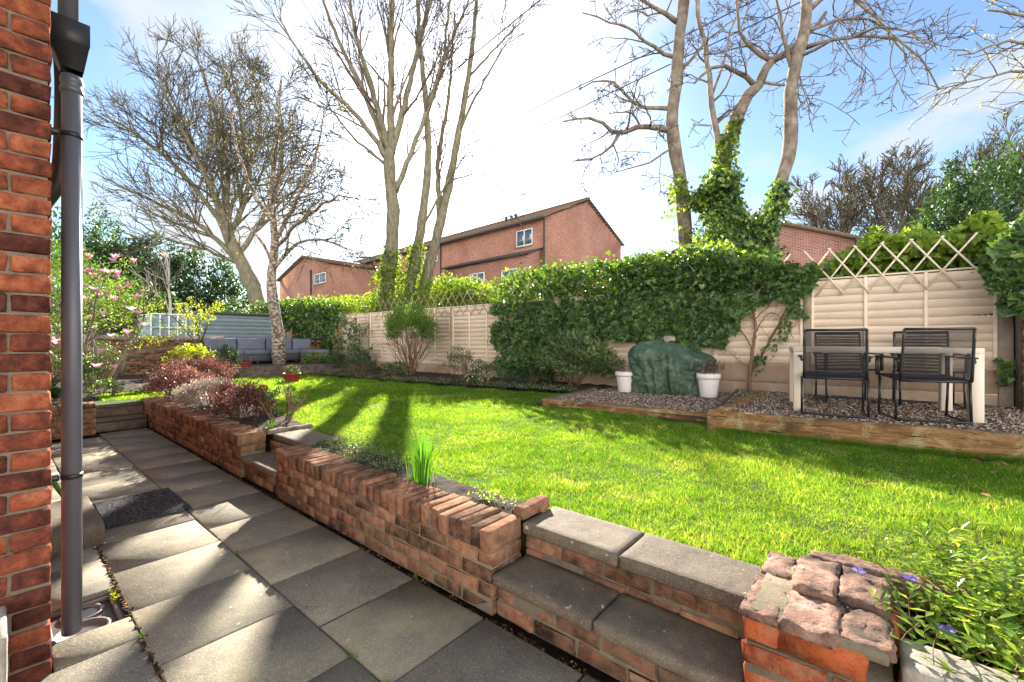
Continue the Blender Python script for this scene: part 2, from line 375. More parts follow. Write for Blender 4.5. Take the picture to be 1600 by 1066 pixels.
MT = {}
def slabmat(name, c0, c1, c2, sc_=3):
    m, t, o = newmat(name); L_ = t.links; vec = t.nodes.new('ShaderNodeTexCoord').outputs['Object']; at = nod(t, 'ShaderNodeAttribute', attribute_name='rnd')
    f = mth(t, 'ADD', mth(t, 'MULTIPLY', at.outputs['Fac'], .22), mth(t, 'MULTIPLY', mth(t, 'SUBTRACT', nz(t, vec, sc_, 9, .7), .28), 1.7))
    col = ramp(t, f, [(0, c0), (.5, c1), (1, c2)])
    g = nz(t, vec, 170, 3, .8); col = mixc(t, ramp(t, g, [(.55, (0, 0, 0)), (.72, (1, 1, 1))]), col, tuple(min(1, c*1.75) for c in c2))      # pale grit
    g2 = nz(t, vec, 140, 3, .8, .5); col = mixc(t, ramp(t, g2, [(.30, (.8, .8, .8)), (.42, (0, 0, 0))]), col, tuple(c*.55 for c in c0))       # dark pits
    d = nz(t, vec, 1.1, 8, .75, .4); col = mixc(t, ramp(t, d, [(.56, (0, 0, 0)), (.74, (.6, .6, .6))]), col, (.10, .088, .082))            # damp soiling
    l = nz(t, vec, 21, 2, .4); col = mixc(t, ramp(t, l, [(.73, (0, 0, 0)), (.76, (.8, .8, .8))]), col, (.50, .47, .38))                       # lichen spots
    p = nod(t, 'ShaderNodeBsdfPrincipled', i_Roughness=.82); p.inputs['Specular IOR Level'].default_value = .22; L_.new(col, p.inputs['Base Color'])
    b = nod(t, 'ShaderNodeBump', i_Strength=.9, i_Distance=.004); L_.new(nz(t, vec, 150, 5, .8), b.inputs['Height']); b2 = nod(t, 'ShaderNodeBump', i_Strength=.6, i_Distance=.012); L_.new(nz(t, vec, 12, 6, .6), b2.inputs['Height']); L_.new(b.outputs[0], b2.inputs['Normal']); L_.new(b2.outputs[0], p.inputs['Normal'])
    L_.new(p.outputs[0], o.inputs[0]); return m
_G = {}
def vn2(P, f, seed):
    g = _G.setdefault(seed, np.random.default_rng(100+seed).random((256, 256))); x, y = P[:, 0]*f+seed*3.7, P[:, 1]*f+seed*1.3; i, j = np.floor(x).astype(int), np.floor(y).astype(int); u, v = x-i, y-j; u = u*u*(3-2*u); v = v*v*(3-2*v)
    a, b, c, d = g[i % 256, j % 256], g[(i+1) % 256, j % 256], g[i % 256, (j+1) % 256], g[(i+1) % 256, (j+1) % 256]; return ((a*(1-u)+b*u)*(1-v)+(c*(1-u)+d*u)*v)*2-1
MT['brick_h'] = M('house brick', [(0, (.055, .016, .014)), (.3, (.11, .036, .025)), (.55, (.20, .056, .032)), (.8, (.32, .09, .042)), (1, (.41, .14, .068))], rough=1, nscale=17, var=.5, bump=1, bscale=55, attr=.75, spec=.12, stain=((.05, .028, .03), 24, .52, .66), bd=.012)
MT['brick_g'] = M('garden brick', [(0, (.05, .03, .022)), (.3, (.15, .075, .047)), (.6, (.27, .125, .075)), (.85, (.37, .185, .11)), (1, (.43, .26, .165))], rough=1, nscale=16, var=.55, bump=1, bscale=60, attr=.6, spec=.1, stain=((.15, .12, .07), 4, .44, .62), bd=.012)
MT['brick_f'] = M('orange brick', [(0, (.16, .035, .018)), (.5, (.42, .10, .035)), (1, (.52, .17, .07))], rough=1, nscale=18, var=.45, bump=1, bscale=60, attr=.5, spec=.1, stain=((.30, .24, .17), 12, .50, .62), bd=.012)
MT['mortar_h'] = M('house mortar', [(0, (.12, .09, .07)), (.5, (.23, .18, .135)), (1, (.32, .26, .20))], rough=1, nscale=20, bump=.6, bscale=160)
MT['mortar_g'] = M('garden mortar', [(0, (.10, .085, .055)), (1, (.26, .21, .15))], rough=1, nscale=14, bump=.8, bscale=120, stain=((.06, .07, .025), 5, .5, .66))
MT['slab'] = slabmat('paving slab', (.092, .082, .074), (.19, .167, .130), (.33, .29, .18))
MT['step'] = slabmat('step slab', (.06, .048, .038), (.125, .098, .072), (.21, .175, .125), 6)
MT['soil'] = M('soil', [(0, (.018, .012, .009)), (1, (.085, .055, .038))], rough=1, nscale=30, var=.5, bump=1, bscale=60, bd=.04)
MT['lawn'] = M('lawn soil', [(0, (.035, .055, .012)), (1, (.10, .15, .025))], rough=1, nscale=5, var=.5, bump=1, bscale=90, bd=.03)
MT['ground'] = M('far ground', [(0, (.05, .075, .02)), (1, (.11, .13, .04))], rough=1, nscale=.3, bump=.3)
MT['grass'] = leafmat('grass blades', [(0, (.035, .115, .010)), (.4, (.09, .215, .015)), (.75, (.17, .31, .03)), (1, (.42, .42, .15))], trans=.55, tcol=(2.1, 1.65, .75), rough=.6, spec=.12)
MT['gravel'] = M('gravel', [(0, (.05, .035, .03)), (.4, (.19, .135, .105)), (.75, (.38, .28, .20)), (1, (.62, .53, .43))], rough=.8, nscale=30, var=.2, bump=.3, bscale=100, attr=.9)
MT['gravelbase'] = M('gravel base', [(0, (.03, .024, .022)), (1, (.15, .12, .10))], rough=1, nscale=60, var=.6, bump=1, bscale=90, bd=.03)
MT['sleeper'] = M('sleeper timber', [(0, (.05, .03, .018)), (.35, (.22, .125, .055)), (.65, (.42, .25, .11)), (1, (.52, .38, .20))], rough=.95, nscale=5, var=.55, bump=.9, bscale=30, attr=.15, stretch=(.35, 1.6, 2.6), stain=((.42, .37, .16), 7, .54, .60), bd=.02)
def timbermat(name, c0, c1, c2, lich):
    m, t, o = newmat(name); L_ = t.links; vec = t.nodes.new('ShaderNodeTexCoord').outputs['Object']
    mp_ = t.nodes.new('ShaderNodeMapping'); mp_.inputs['Scale'].default_value = (1.1, 7, 9); L_.new(vec, mp_.inputs[0]); gv = mp_.outputs[0]
    g = nz(t, gv, 2.2, 10, .7, .6); col = ramp(t, g, [(.3, c0), (.48, c1), (.68, c2)])
    n2 = nz(t, vec, 5, 9, .78, .8); col = mixc(t, ramp(t, n2, [(.50, (0, 0, 0)), (.60, (.9, .9, .9))]), col, lich)
    n3 = nz(t, gv, 3.4, 6, .62, 1.2); crk = ramp(t, n3, [(.36, (1, 1, 1)), (.415, (0, 0, 0))]); col = mixc(t, crk, col, (.03, .02, .012))
    n4 = nz(t, vec, 2.1, 8, .7); col = mixc(t, ramp(t, n4, [(.50, (0, 0, 0)), (.68, (.8, .8, .8))]), col, tuple(x*.35 for x in c1))
    p = nod(t, 'ShaderNodeBsdfPrincipled', i_Roughness=.95); p.inputs['Specular IOR Level'].default_value = .1; L_.new(col, p.inputs['Base Color'])
    b = nod(t, 'ShaderNodeBump', i_Strength=1, i_Distance=.03); L_.new(mth(t, 'ADD', g, mth(t, 'MULTIPLY', n3, .8)), b.inputs['Height']); L_.new(b.outputs[0], p.inputs['Normal']); L_.new(p.outputs[0], o.inputs[0]); return m
MT['sleeper'] = timbermat('sleeper timber', (.08, .045, .022), (.25, .135, .062), (.40, .245, .115), (.40, .335, .17))
MT['sleeper_d'] = M('grey sleeper timber', [(0, (.05, .038, .03)), (.5, (.14, .105, .08)), (1, (.27, .21, .16))], rough=.95, nscale=5, var=.55, bump=.9, bscale=30, attr=.2, stretch=(1, 1, 1), bd=.02)
MT['fence'] = M('painted fence', [(0, (.75, .57, .42)), (.5, (.87, .70, .54)), (1, (.92, .79, .64))], rough=.8, nscale=3, var=.35, bump=.5, bscale=26, attr=.5, stretch=(.5, 1, 13), spec=.15, bd=.006, stain=((.62, .48, .36), 2.2, .52, .74))
MT['fpost'] = M('concrete post', [(0, (.20, .155, .115)), (1, (.42, .34, .26))], rough=.95, nscale=9, var=.4, bump=.5, bscale=90, stain=((.42, .40, .34), 16, .6, .7))
MT['gboard'] = M('concrete gravel board', [(0, (.30, .20, .13)), (.5, (.42, .31, .22)), (1, (.55, .44, .33))], rough=.95, nscale=2.6, var=.5, bump=.4, bscale=90, stain=((.30, .15, .075), 1.7, .5, .72))
MT['bark_g'] = M('green grey bark', [(0, (.07, .06, .04)), (.5, (.20, .18, .12)), (1, (.34, .30, .21))], rough=.95, nscale=6, var=.5, bump=.8, bscale=30, attr=.2, stretch=(2, 2, .6), bd=.03)
MT['bark_b'] = M('brown bark', [(0, (.07, .05, .04)), (.5, (.21, .17, .135)), (1, (.38, .33, .27))], rough=.95, nscale=4, var=.5, bump=.8, bscale=20, attr=.2, stretch=(1.5, 1.5, 1.), bd=.03)
MT['birch'] = M('birch bark', [(0, (.04, .03, .025)), (.45, (.16, .12, .095)), (.68, (.40, .33, .27)), (1, (.60, .52, .45))], rough=.8, nscale=7, var=.75, bump=.6, bscale=20, attr=.1, stretch=(1.5, 1.5, 2.2), bd=.02)
MT['twig'] = M('twigs', [(0, (.06, .045, .038)), (1, (.20, .15, .12))], rough=.9, bump=0, attr=.8)
MT['twig_g'] = M('lichened twigs', [(0, (.055, .048, .036)), (1, (.17, .145, .095))], rough=.9, bump=0, attr=.8)
MT['twig_w'] = M('pale twigs', [(0, (.32, .28, .25)), (1, (.55, .50, .46))], rough=.8, bump=0, attr=.8)
MT['stem'] = M('brown stems', [(0, (.10, .055, .035)), (1, (.26, .16, .10))], rough=.9, bump=0, attr=.8)
MT['ivy'] = leafmat('ivy leaves', [(0, (.022, .055, .018)), (.45, (.07, .14, .036)), (.8, (.15, .25, .055)), (1, (.30, .38, .09))], trans=.36, tcol=(1.9, 1.8, .5), rough=.38, spec=.5)
MT['ivy_l'] = leafmat('light ivy', [(0, (.05, .10, .02)), (.5, (.13, .22, .035)), (1, (.32, .38, .07))], trans=.5, tcol=(1.8, 1.6, .5))
MT['vine'] = leafmat('vine leaves', [(0, (.09, .16, .03)), (.5, (.24, .35, .06)), (1, (.48, .55, .12))], trans=.5, tcol=(1.7, 1.6, .6))
MT['hedge'] = leafmat('hedge leaves', [(0, (.06, .12, .02)), (.5, (.17, .26, .04)), (1, (.40, .44, .09))], trans=.5, tcol=(1.6, 1.5, .6))
MT['shrub'] = leafmat('fresh shrub', [(0, (.06, .14, .025)), (.5, (.14, .26, .05)), (1, (.34, .44, .11))], trans=.45, tcol=(1.5, 1.4, .5))
MT['oliv'] = leafmat('olive shrub', [(0, (.04, .07, .03)), (.5, (.10, .15, .06)), (1, (.24, .28, .11))], trans=.3, tcol=(1.4, 1.3, .6))
MT['evsh'] = leafmat('long evergreen leaves', [(0, (.05, .09, .04)), (.5, (.13, .20, .08)), (1, (.30, .36, .14))], trans=.3, tcol=(1.4, 1.3, .6))
MT['dark'] = leafmat('dark evergreen', [(0, (.014, .035, .018)), (.6, (.038, .085, .035)), (1, (.11, .18, .06))], trans=.3, tcol=(1.8, 1.8, .5))
MT['yel'] = leafmat('yellow leaflets', [(0, (.22, .22, .04)), (1, (.55, .48, .13))], trans=.5, tcol=(1.3, 1.2, .6))
MT['limey'] = leafmat('lime shrub', [(0, (.20, .27, .02)), (1, (.50, .55, .05))], trans=.5, tcol=(1.4, 1.3, .4))
MT['purple'] = leafmat('red purple foliage', [(0, (.035, .018, .02)), (.45, (.11, .045, .045)), (.75, (.22, .10, .09)), (1, (.40, .26, .20))], trans=.35, tcol=(1.4, 1.1, .9))
MT['silver'] = leafmat('silver mauve foliage', [(0, (.13, .09, .08)), (.5, (.33, .26, .23)), (1, (.55, .48, .42))], trans=.35, tcol=(1.2, 1.1, 1.))
MT['pink'] = leafmat('magnolia petals', [(0, (.75, .36, .44)), (1, (.90, .68, .72))], trans=.5, tcol=(1.1, 1., 1.))
MT['white'] = leafmat('white petals', [(0, (.75, .75, .68)), (1, (.88, .88, .82))], trans=.4, tcol=(1, 1, 1))
MT['violet'] = leafmat('violet petals', [(0, (.22, .18, .62)), (1, (.40, .34, .80))], trans=.4, tcol=(1, 1, 1))
MT['chive'] = leafmat('upright green leaves', [(0, (.05, .17, .02)), (1, (.14, .34, .035))], trans=.5, tcol=(1.5, 1.4, .5))
MT['vinca'] = leafmat('periwinkle leaves', [(0, (.07, .15, .025)), (.5, (.17, .29, .04)), (1, (.36, .46, .09))], trans=.5, tcol=(1.6, 1.5, .5), rough=.22, spec=.7)
MT['litter'] = leafmat('dead leaves', [(0, (.12, .05, .02)), (1, (.38, .22, .11))], trans=.2, tcol=(1, 1, 1))
MT['pipe'] = M('grey pipe', [(0, (.075, .078, .095)), (1, (.12, .122, .145))], rough=.42, nscale=3, var=.3, bump=.06, bscale=60, spec=.5)
MT['hopper'] = flat('black hopper', (.028, .027, .033), .45)
MT['blackmetal'] = flat('black metal', (.018, .017, .018), .4, .5)
MT['strap'] = flat('black cord', (.022, .018, .02), .55, .4)
MT['table'] = M('beige table', [(0, (.70, .58, .46)), (1, (.80, .69, .57))], rough=.55, nscale=3, bump=.15, bscale=50)
MT['pot'] = M('white pot', [(0, (.66, .60, .57)), (1, (.80, .75, .72))], rough=.6, nscale=8, bump=.15, bscale=60)
MT['terra'] = M('red pot', [(0, (.20, .03, .025)), (1, (.34, .07, .05))], rough=.5, nscale=8, bump=.1)
MT['clay'] = M('clay gully', [(0, (.09, .07, .065)), (.5, (.15, .12, .115)), (1, (.24, .20, .19))], rough=.4, nscale=7, bump=.2)
MT['tarp'] = M('green tarpaulin', [(0, (.026, .055, .035)), (.5, (.055, .10, .062)), (1, (.15, .21, .145))], rough=.42, nscale=4, var=.6, bump=1, bscale=17, spec=.45, attr=0, bd=.03)
MT['mat'] = M('rubber mat', [(0, (.008, .008, .010)), (.6, (.03, .03, .035)), (1, (.16, .16, .17))], rough=.6, nscale=50, var=.5, attr=1, bump=1, bscale=120, spec=.6, bd=.01)
MT['cush'] = M('grey cushion', [(0, (.12, .13, .18)), (1, (.19, .205, .26))], rough=.9, nscale=5, bump=.3, bscale=60)
MT['wick'] = M('dark wicker', [(0, (.04, .04, .05)), (1, (.11, .11, .13))], rough=.8, nscale=40, bump=.6, bscale=90)
MT['shed'] = M('pale blue boards', [(0, (.17, .24, .29)), (1, (.30, .38, .42))], rough=.8, nscale=4, bump=.3, bscale=30, attr=.5)
MT['wframe'] = flat('white frame', (.78, .78, .77), .45)
MT['stone'] = M('weathered stone', [(0, (.05, .035, .03)), (.3, (.16, .10, .08)), (.6, (.28, .16, .115)), (1, (.42, .30, .235))], rough=.95, nscale=10, var=.6, bump=.9, bscale=50, attr=.3, bd=.02)
MT['coping'] = M('pale coping', [(0, (.14, .12, .10)), (.5, (.28, .25, .21)), (1, (.46, .42, .36))], rough=.95, nscale=5, var=.5, bump=.7, bscale=40)
MT['lead'] = flat('dark flashing', (.06, .055, .06), .6)
MT['wire'] = flat('cable', (.02, .02, .022), .6)
def glassmat():
    m, t, o = newmat('window glass'); p = nod(t, 'ShaderNodeBsdfPrincipled', i_Roughness=.05); p.inputs['Base Color'].default_value = (.10, .13, .17, 1)
    p.inputs['Specular IOR Level'].default_value = 1.; p.inputs['Metallic'].default_value = .35
    t.links.new(p.outputs[0], o.inputs[0]); return m
MT['glass'] = glassmat()
def farbrick(name, c1, c2, mort):
    m, t, o = newmat(name); tc_ = t.nodes.new('ShaderNodeTexCoord')
    # along-wall coordinate = x+y, up = z
    s = t.nodes.new('ShaderNodeSeparateXYZ'); t.links.new(tc_.outputs['Object'], s.inputs[0])
    c = t.nodes.new('ShaderNodeCombineXYZ'); t.links.new(mth(t, 'ADD', s.outputs[0], s.outputs[1]), c.inputs[0]); t.links.new(s.outputs[2], c.inputs[1])
    b = nod(t, 'ShaderNodeTexBrick', i_Scale=1., i_Mortar_Size=.012, i_Bias=-.1); b.inputs['Brick Width'].default_value = .225; b.inputs['Row Height'].default_value = .075
    b.inputs['Color1'].default_value = (*c1, 1); b.inputs['Color2'].default_value = (*c2, 1); b.inputs['Mortar'].default_value = (*mort, 1); t.links.new(c.outputs[0], b.inputs['Vector'])
    col = mixc(t, ramp(t, nz(t, tc_.outputs['Object'], .6, 6), [(.35, (0, 0, 0)), (.7, (.5, .5, .5))]), b.outputs['Color'], tuple(x*.6 for x in c1))
    p = nod(t, 'ShaderNodeBsdfPrincipled', i_Roughness=.9); t.links.new(col, p.inputs['Base Color']); t.links.new(p.outputs[0], o.inputs[0]); return m
MT['farbrick'] = farbrick('terrace brick', (.24, .07, .042), (.42, .15, .09), (.50, .36, .28))
MT['farbrick2'] = farbrick('second brick', (.22, .07, .055), (.38, .15, .12), (.48, .34, .28))
MT['tile'] = M('roof tiles', [(0, (.11, .07, .05)), (1, (.24, .165, .12))], rough=.9, nscale=2, bump=.4, bscale=8)
# ================================================================== SETTING
LZ = .355                                    # lawn level; patio is 0
def inpoly(P, poly):
    x, y = P[:, 0], P[:, 1]; ins = np.zeros(len(P), bool); q = poly[-1]
    for p in poly:
        c = ((p[1] > y) != (q[1] > y)) & (x < (q[0]-p[0])*(y-p[1])/(q[1]-p[1]+1e-12)+p[0]); ins ^= c; q = p
    return ins
BA = R(7.5); BE = np.array([math.cos(BA), math.sin(BA)]); BN = np.array([-BE[1], BE[0]]); B0 = np.array([-1.41, 4.95])
def bedp(s, t): return B0 + BE*s + BN*t      # dining bed frame: s along its front sleeper
# ground: one big sheet round the sunken patio
mb = MB(); xs = [-400, -9.28, 9, 400]; ys = [-400, -9, 1.862, 400]
for i in range(3):
    for j in range(3):
        if (i, j) != (1, 1): mb.add([(xs[i], ys[j], .30), (xs[i+1], ys[j], .30), (xs[i+1], ys[j+1], .30), (xs[i], ys[j+1], .30)], [(0, 1, 2, 3)])
mb.add([(-9.28, -9, .3), (9, -9, .3), (9, -9, -.06), (-9.28, -9, -.06)], [(0, 1, 2, 3)]); mb.add([(9, -9, .3), (9, 1.862, .3), (9, 1.862, -.06), (9, -9, -.06)], [(0, 1, 2, 3)])
mb.add([(-9.28, -9, .3), (-9.28, 1.862, .3), (-9.28, 1.862, -.06), (-9.28, -9, -.06)], [(3, 2, 1, 0)]); mb.add([(-9.28, 1.862, .3), (9, 1.862, .3), (9, 1.862, -.06), (-9.28, 1.862, -.06)], [(0, 1, 2, 3)][::1])
o = solo('ground', mb, MT['ground'], kind='structure')
mb = MB(); sheet(mb, -9.27, 9, -9, 1.86, -.055, 120, 60, .012, 7.); solo('patio_soil', mb, MT['soil'], kind='structure')
# litter and soil grit along the joint between paving and wall
mb = MB(); n = 3500
P = np.stack([rng.uniform(-8.4, .6, n), 1.505 + rng.normal(0, .010, n), rng.uniform(-.05, -.012, n)], 1)
boxes(mb, P, rng.uniform(.003, .010, (n, 3)), bev=.001, jit=.001, rz=rng.uniform(0, 3, n)); 
n = 700; P = np.stack([rng.uniform(-4.2, -1.0, n), .418 + rng.normal(0, .006, n), rng.uniform(-.02, .004, n)], 1)
boxes(mb, P, rng.uniform(.004, .014, (n, 3)), bev=.001, jit=.001, rz=rng.uniform(0, 3, n)); solo('soil_grit', mb, M('grit', [(0, (.015, .010, .007)), (.7, (.06, .038, .025)), (1, (.34, .17, .07))], rough=1, bump=0, attr=1), kind='stuff')
# patio slabs
mb = MB(); rowsY = [-3.86, -3.325, -2.79, -2.257, -1.722, -1.187, -.652, -.117, .418, .95, 1.487]; C, S = [], []
for j in range(len(rowsY)-1):
    y0, y1 = rowsY[j], rowsY[j+1]; off = -1.41 if j % 2 else -1.41 + .28
    xsx = [off + .535*k for k in range(-14, 9)]
    for k in range(len(xsx)-1):
        x0, x1 = xsx[k], xsx[k+1]; a0, a1, b0, b1 = x0, x1, y0, y1
        if x0 < -8.62: continue
        if b1 <= .42 and a0 < -2.48:
            if b1 < .3: continue
            b0 = .15
            if a1 > -3.09 and a0 < -2.70:
                if a0 < -3.20: a1 = min(a1, -3.085)
                elif a1 > -2.60: a0 = max(a0, -2.71)
                else: continue
        g = .0055 if j == 9 else .0032
        C.append(((a0+a1)/2, (b0+b1)/2, -.024 + rng.normal(0, .0022))); S.append((a1-a0-2*g, b1-b0-2*g, .05))
C = np.array(C); S = np.array(S)
boxes(mb, C, S, bev=.005, tilt=.0035, jit=.0018); solo('patio', mb, MT['slab'], kind='structure')
# lawn soil, beds
def lz(P): return LZ-.012+.016*vn2(P, .9, 11)+.006*vn2(P, 4, 12)
mb = MB(); sheet(mb, -16, 5.6, 1.80, 8.3, 0, 260, 90); sheet(mb, -13, -8.8, .2, 1.80, 0, 60, 28)
for V in mb.v: V[:, 2] = lz(V)
solo('lawn', mb, MT['lawn'], kind='structure')
def bed(name, poly, z, amp=.02, res=.09, mat='soil', nsc=6):
    poly = np.array(poly, float); lo, hi = poly.min(0), poly.max(0); nx, ny = int((hi[0]-lo[0])/res)+1, int((hi[1]-lo[1])/res)+1
    m = MB(); X, Y = np.meshgrid(np.linspace(lo[0], hi[0], nx+1), np.linspace(lo[1], hi[1], ny+1)); P = np.stack([X.ravel(), Y.ravel(), np.full(X.size, float(z))], 1)
    P[:, 2] += amp*vnoise(P, nsc, 4) + amp*.7*vnoise(P, nsc*3, 8)
    i = np.arange(nx)[None]; j = np.arange(ny)[:, None]*(nx+1); q = np.stack([j+i, j+i+1, j+i+nx+2, j+i+nx+1], -1).reshape(-1, 4)
    c = P[q].mean(1); jj = c[:, :2] + np.stack([vnoise(c, 3, 1), vnoise(c, 3, 6)], 1)*.06
    m.add(P, q[inpoly(jj, poly)]); return solo(name, m, MT[mat], kind='structure')
bed('flower_bed', [(-3.95, 1.70), (-1.42, 1.70), (-1.42, 1.97), (-3.95, 2.06)], LZ+.012, .018, .04)
bed('flower_bed', [(-9.3, 1.70), (-4.7, 1.70), (-4.7, 2.15), (-6, 2.45), (-9.3, 2.6)], LZ+.014, .02, .06)
bed('flower_bed', [(-12.5, 5.7), (-9, 5.85), (-6.5, 6.25), (-4.9, 6.55), (-3.9, 6.75), (-3.7, 7.3), (-3.7, 8.2), (-12.5, 8.2)], LZ+.03, .03, .09)
bed('flower_bed', [(-15.7, -1.5), (-8.57, -1.55), (-8.57, .90), (-9.2, .92), (-10.5, 1.3), (-11.2, 3.2), (-15.7, 3.4)], LZ+.02, .03, .10)
bed('flower_bed', [(.06, 1.72), (4, 1.72), (4, 2.5), (.3, 2.45), (.06, 2.1)], LZ+.02, .02, .06)
# gravel beds
mb = MB(); sheet(mb, 0, 5.2, .05, 3.4, 0, 50, 40, .012, 3.)
V = mb.v[0]; xy = B0[None] + V[:, :1]*BE[None] + V[:, 1:2]*BN[None]; V[:, 0] = xy[:, 0]; V[:, 1] = np.minimum(xy[:, 1], 8.15); V[:, 2] += .478
solo('gravel_bed', mb, MT['gravelbase'], kind='structure')
mb = MB(); sheet(mb, -3.95, -1.45, 5.28, 8.16, .408, 30, 30, .01, 3.); solo('gravel_bed', mb, MT['gravelbase'], kind='structure')
OCT = np.array([[1, 0, 0], [-1, 0, 0], [0, 1, 0], [0, -1, 0], [0, 0, 1], [0, 0, -1]], float); OF = np.array([[0, 2, 4], [2, 1, 4], [1, 3, 4], [3, 0, 4], [2, 0, 5], [1, 2, 5], [3, 1, 5], [0, 3, 5]])
def stones(mb, P, smin, smax):
    n = len(P); s = rng.uniform(smin, smax, (n, 1, 1))*rng.uniform(.55, 1.15, (n, 1, 3)); th = rng.uniform(0, 6.3, n); V = OCT[None]*s + rng.normal(0, 1, (n, 6, 3))*s*.18
    c, q = np.cos(th)[:, None], np.sin(th)[:, None]; V = np.stack([V[..., 0]*c-V[..., 1]*q, V[..., 0]*q+V[..., 1]*c, V[..., 2]*.6], -1) + P[:, None]
    base = mb.n; mb.v.append(V.reshape(-1, 3)); mb.a.append(np.repeat(rng.random(n), 6)); mb.f.append((OF[None]+(np.arange(n)*6)[:, None, None]).reshape(-1, 3)+base); mb.n += n*6
mb = MB(); n = 17000; st = np.stack([rng.uniform(.05, 5.1, n), rng.uniform(.2, 3.2, n)], 1); xy = B0 + st[:, :1]*BE + st[:, 1:]*BN; k = xy[:, 1] < 8.1
stones(mb, np.column_stack([xy[k], np.full(k.sum(), .484)]), .008, .021)
n = 9000; P = np.stack([rng.uniform(-3.85, -1.5, n), rng.uniform(5.35, 8.1, n), np.full(n, .414)], 1); P = P[(P[:, 0] > -3.7) | (P[:, 1] > 5.6)]; stones(mb, P, .008, .02)
solo('gravel', mb, MT['gravel'], label='mixed pale and dark gravel in the two raised beds by the fence', kind='stuff')
# grass
def grass_ok(P):
    x, y = P[:, 0], P[:, 1]; wv = .035*np.sin(x*7.3)+.02*np.sin(x*17.1)
    lo = np.where(x > .08, 2.42, np.where(x > -.36, 2.06, np.where(x > -1.40, 2.035, np.where(x > -3.86, 2.0 + .05*(x+1.4)/-2.4, np.where(x > -4.66, 2.18, np.where(x > -9.3, 2.30-.03*(x+5), np.where(x > -11.0, 1.1, 3.2)))))))
    s = (P[:, :2]-B0) @ BE; t = (P[:, :2]-B0) @ BN
    hi = np.where(x < -3.9, np.interp(-x, [3.9, 4.9, 6.5, 9, 12.5], [6.75, 6.5, 6.2, 5.85, 5.7]), 5.2)
    ok = (y > lo + wv*.5) & (y < hi+wv*2)
    ok &= ~((s > -.02) & (t > -.02)) & (x > -12.35) & (x < 5.2)
    return ok
mb = MB()
cand = 0
for (d0, d1, dens, bw, bh) in ((0, 3.0, 24000, .0026, .030), (3.0, 4.3, 16000, .0032, .031), (4.3, 6.2, 8500, .0044, .034), (6.2, 9, 4600, .0066, .037), (9, 18, 2300, .011, .042)):
    A = 17.7*7; n = int(A*dens*1.0); P = np.stack([rng.uniform(-12.5, 5.2, n), rng.uniform(1.1, 8.1, n)], 1); d = np.hypot(P[:, 0], P[:, 1]); P = P[(d >= d0) & (d < d1)]
    vis = (P @ FW > .8) & (np.abs(P @ RT) < (P @ FW)*1.35+.6); P = P[vis]; P = P[grass_ok(P)]; n = len(P)
    if n == 0: continue
    # cheap lumpy fields for length and tone
    fx = lambda f, a: vn2(P, f, a)
    hgt = 1+.28*fx(2.1, 1)+.25*fx(6, 2)+.22*fx(17, 4); tone = .47+.14*fx(1.3, 3)+.16*fx(4.1, 5)+.14*fx(15, 6)+rng.normal(0, .12, n)
    pt = vn2(P, 2.3, 21)+.6*vn2(P, 9, 22); tone = np.where(rng.random(n) < .05+.30*np.clip(pt-.35, 0, 1), .97, tone); bare = (pt < -.95) & (rng.random(n) < .6); hgt = np.where(bare, .35, hgt)
    tall = np.where(rng.random(n) < .02, 1.7, 1.)
    z = lz(P)-.002
    D = rdir(n, .75, k=.75); D[:, 2] = np.abs(D[:, 2])+.12; Nn = rdir(n, 0)
    leaves(mb, np.column_stack([P, z]), D, Nn, bh*hgt*tall*rng.uniform(.6, 1.35, n), bw*rng.uniform(.7, 1.4, n), 'blade', a=np.clip(tone, 0, 1)); cand += n
# longer tufts against edges
n = 5000; side = rng.random(n); X = rng.uniform(-1.3, 2.6, n); s = X+1.41; P = np.stack([X, B0[1]+np.tan(BA)*s-.03-rng.random(n)*.05, np.full(n, LZ-.01)], 1)
leaves(mb, P, rdir(n, 1.2, k=.5), rdir(n), rng.uniform(.03, .075, n), .004, 'blade', a=rng.uniform(.1, .6, n))
solo('grass', mb, MT['grass'], label='bright green lawn grass of the raised lawn', kind='stuff'); print('blades', cand)
# ------------------------------------------------------------------ brickwork
def brickwork(mbB, mbM, x0, x1, y0, y1, z0, z1, ax='x', start=0, jit=.0018, out=.0015, pitch=.075, mort=.006, sides=('lo', 'hi')):
    """stretcher courses on both long faces"""
    if ax == 'y': A0, A1, T0, T1 = y0, y1, x0, x1
    else: A0, A1, T0, T1 = x0, x1, y0, y1
    nr = int(round((z1-z0)/pitch)); th = T1-T0; two = th > .16; C, S = [], []
    for r in range(nr):
        z = z0+(r+.5)*pitch; e = A0 - (.1125 if (r+start) % 2 else 0)
        while e < A1-.02:
            a, b = max(e, A0), min(e+.2145, A1)
            if b-a > .03:
                for wy in ((T0+.051, T1-.051) if two else ((T0+T1)/2,)):
                    if two and th > .30 and not (('lo' in sides and wy < (T0+T1)/2) or ('hi' in sides and wy > (T0+T1)/2)): continue
                    c = (a+b)/2; wv_ = wy+rng.normal(0, out)
                    C.append((c, wv_, z) if ax == 'x' else (wv_, c, z)); q = (b-a, .102 if two else th, pitch-.0105); S.append(q if ax == 'x' else (q[1], q[0], q[2]))
            e += .225
    boxes(mbB, C, S, bev=.005, jit=jit)
    lo = [x0+mort, y0+mort, z0]; hi = [x1-mort, y1-mort, z1-.003]; box(mbM, lo, hi, bev=.001)
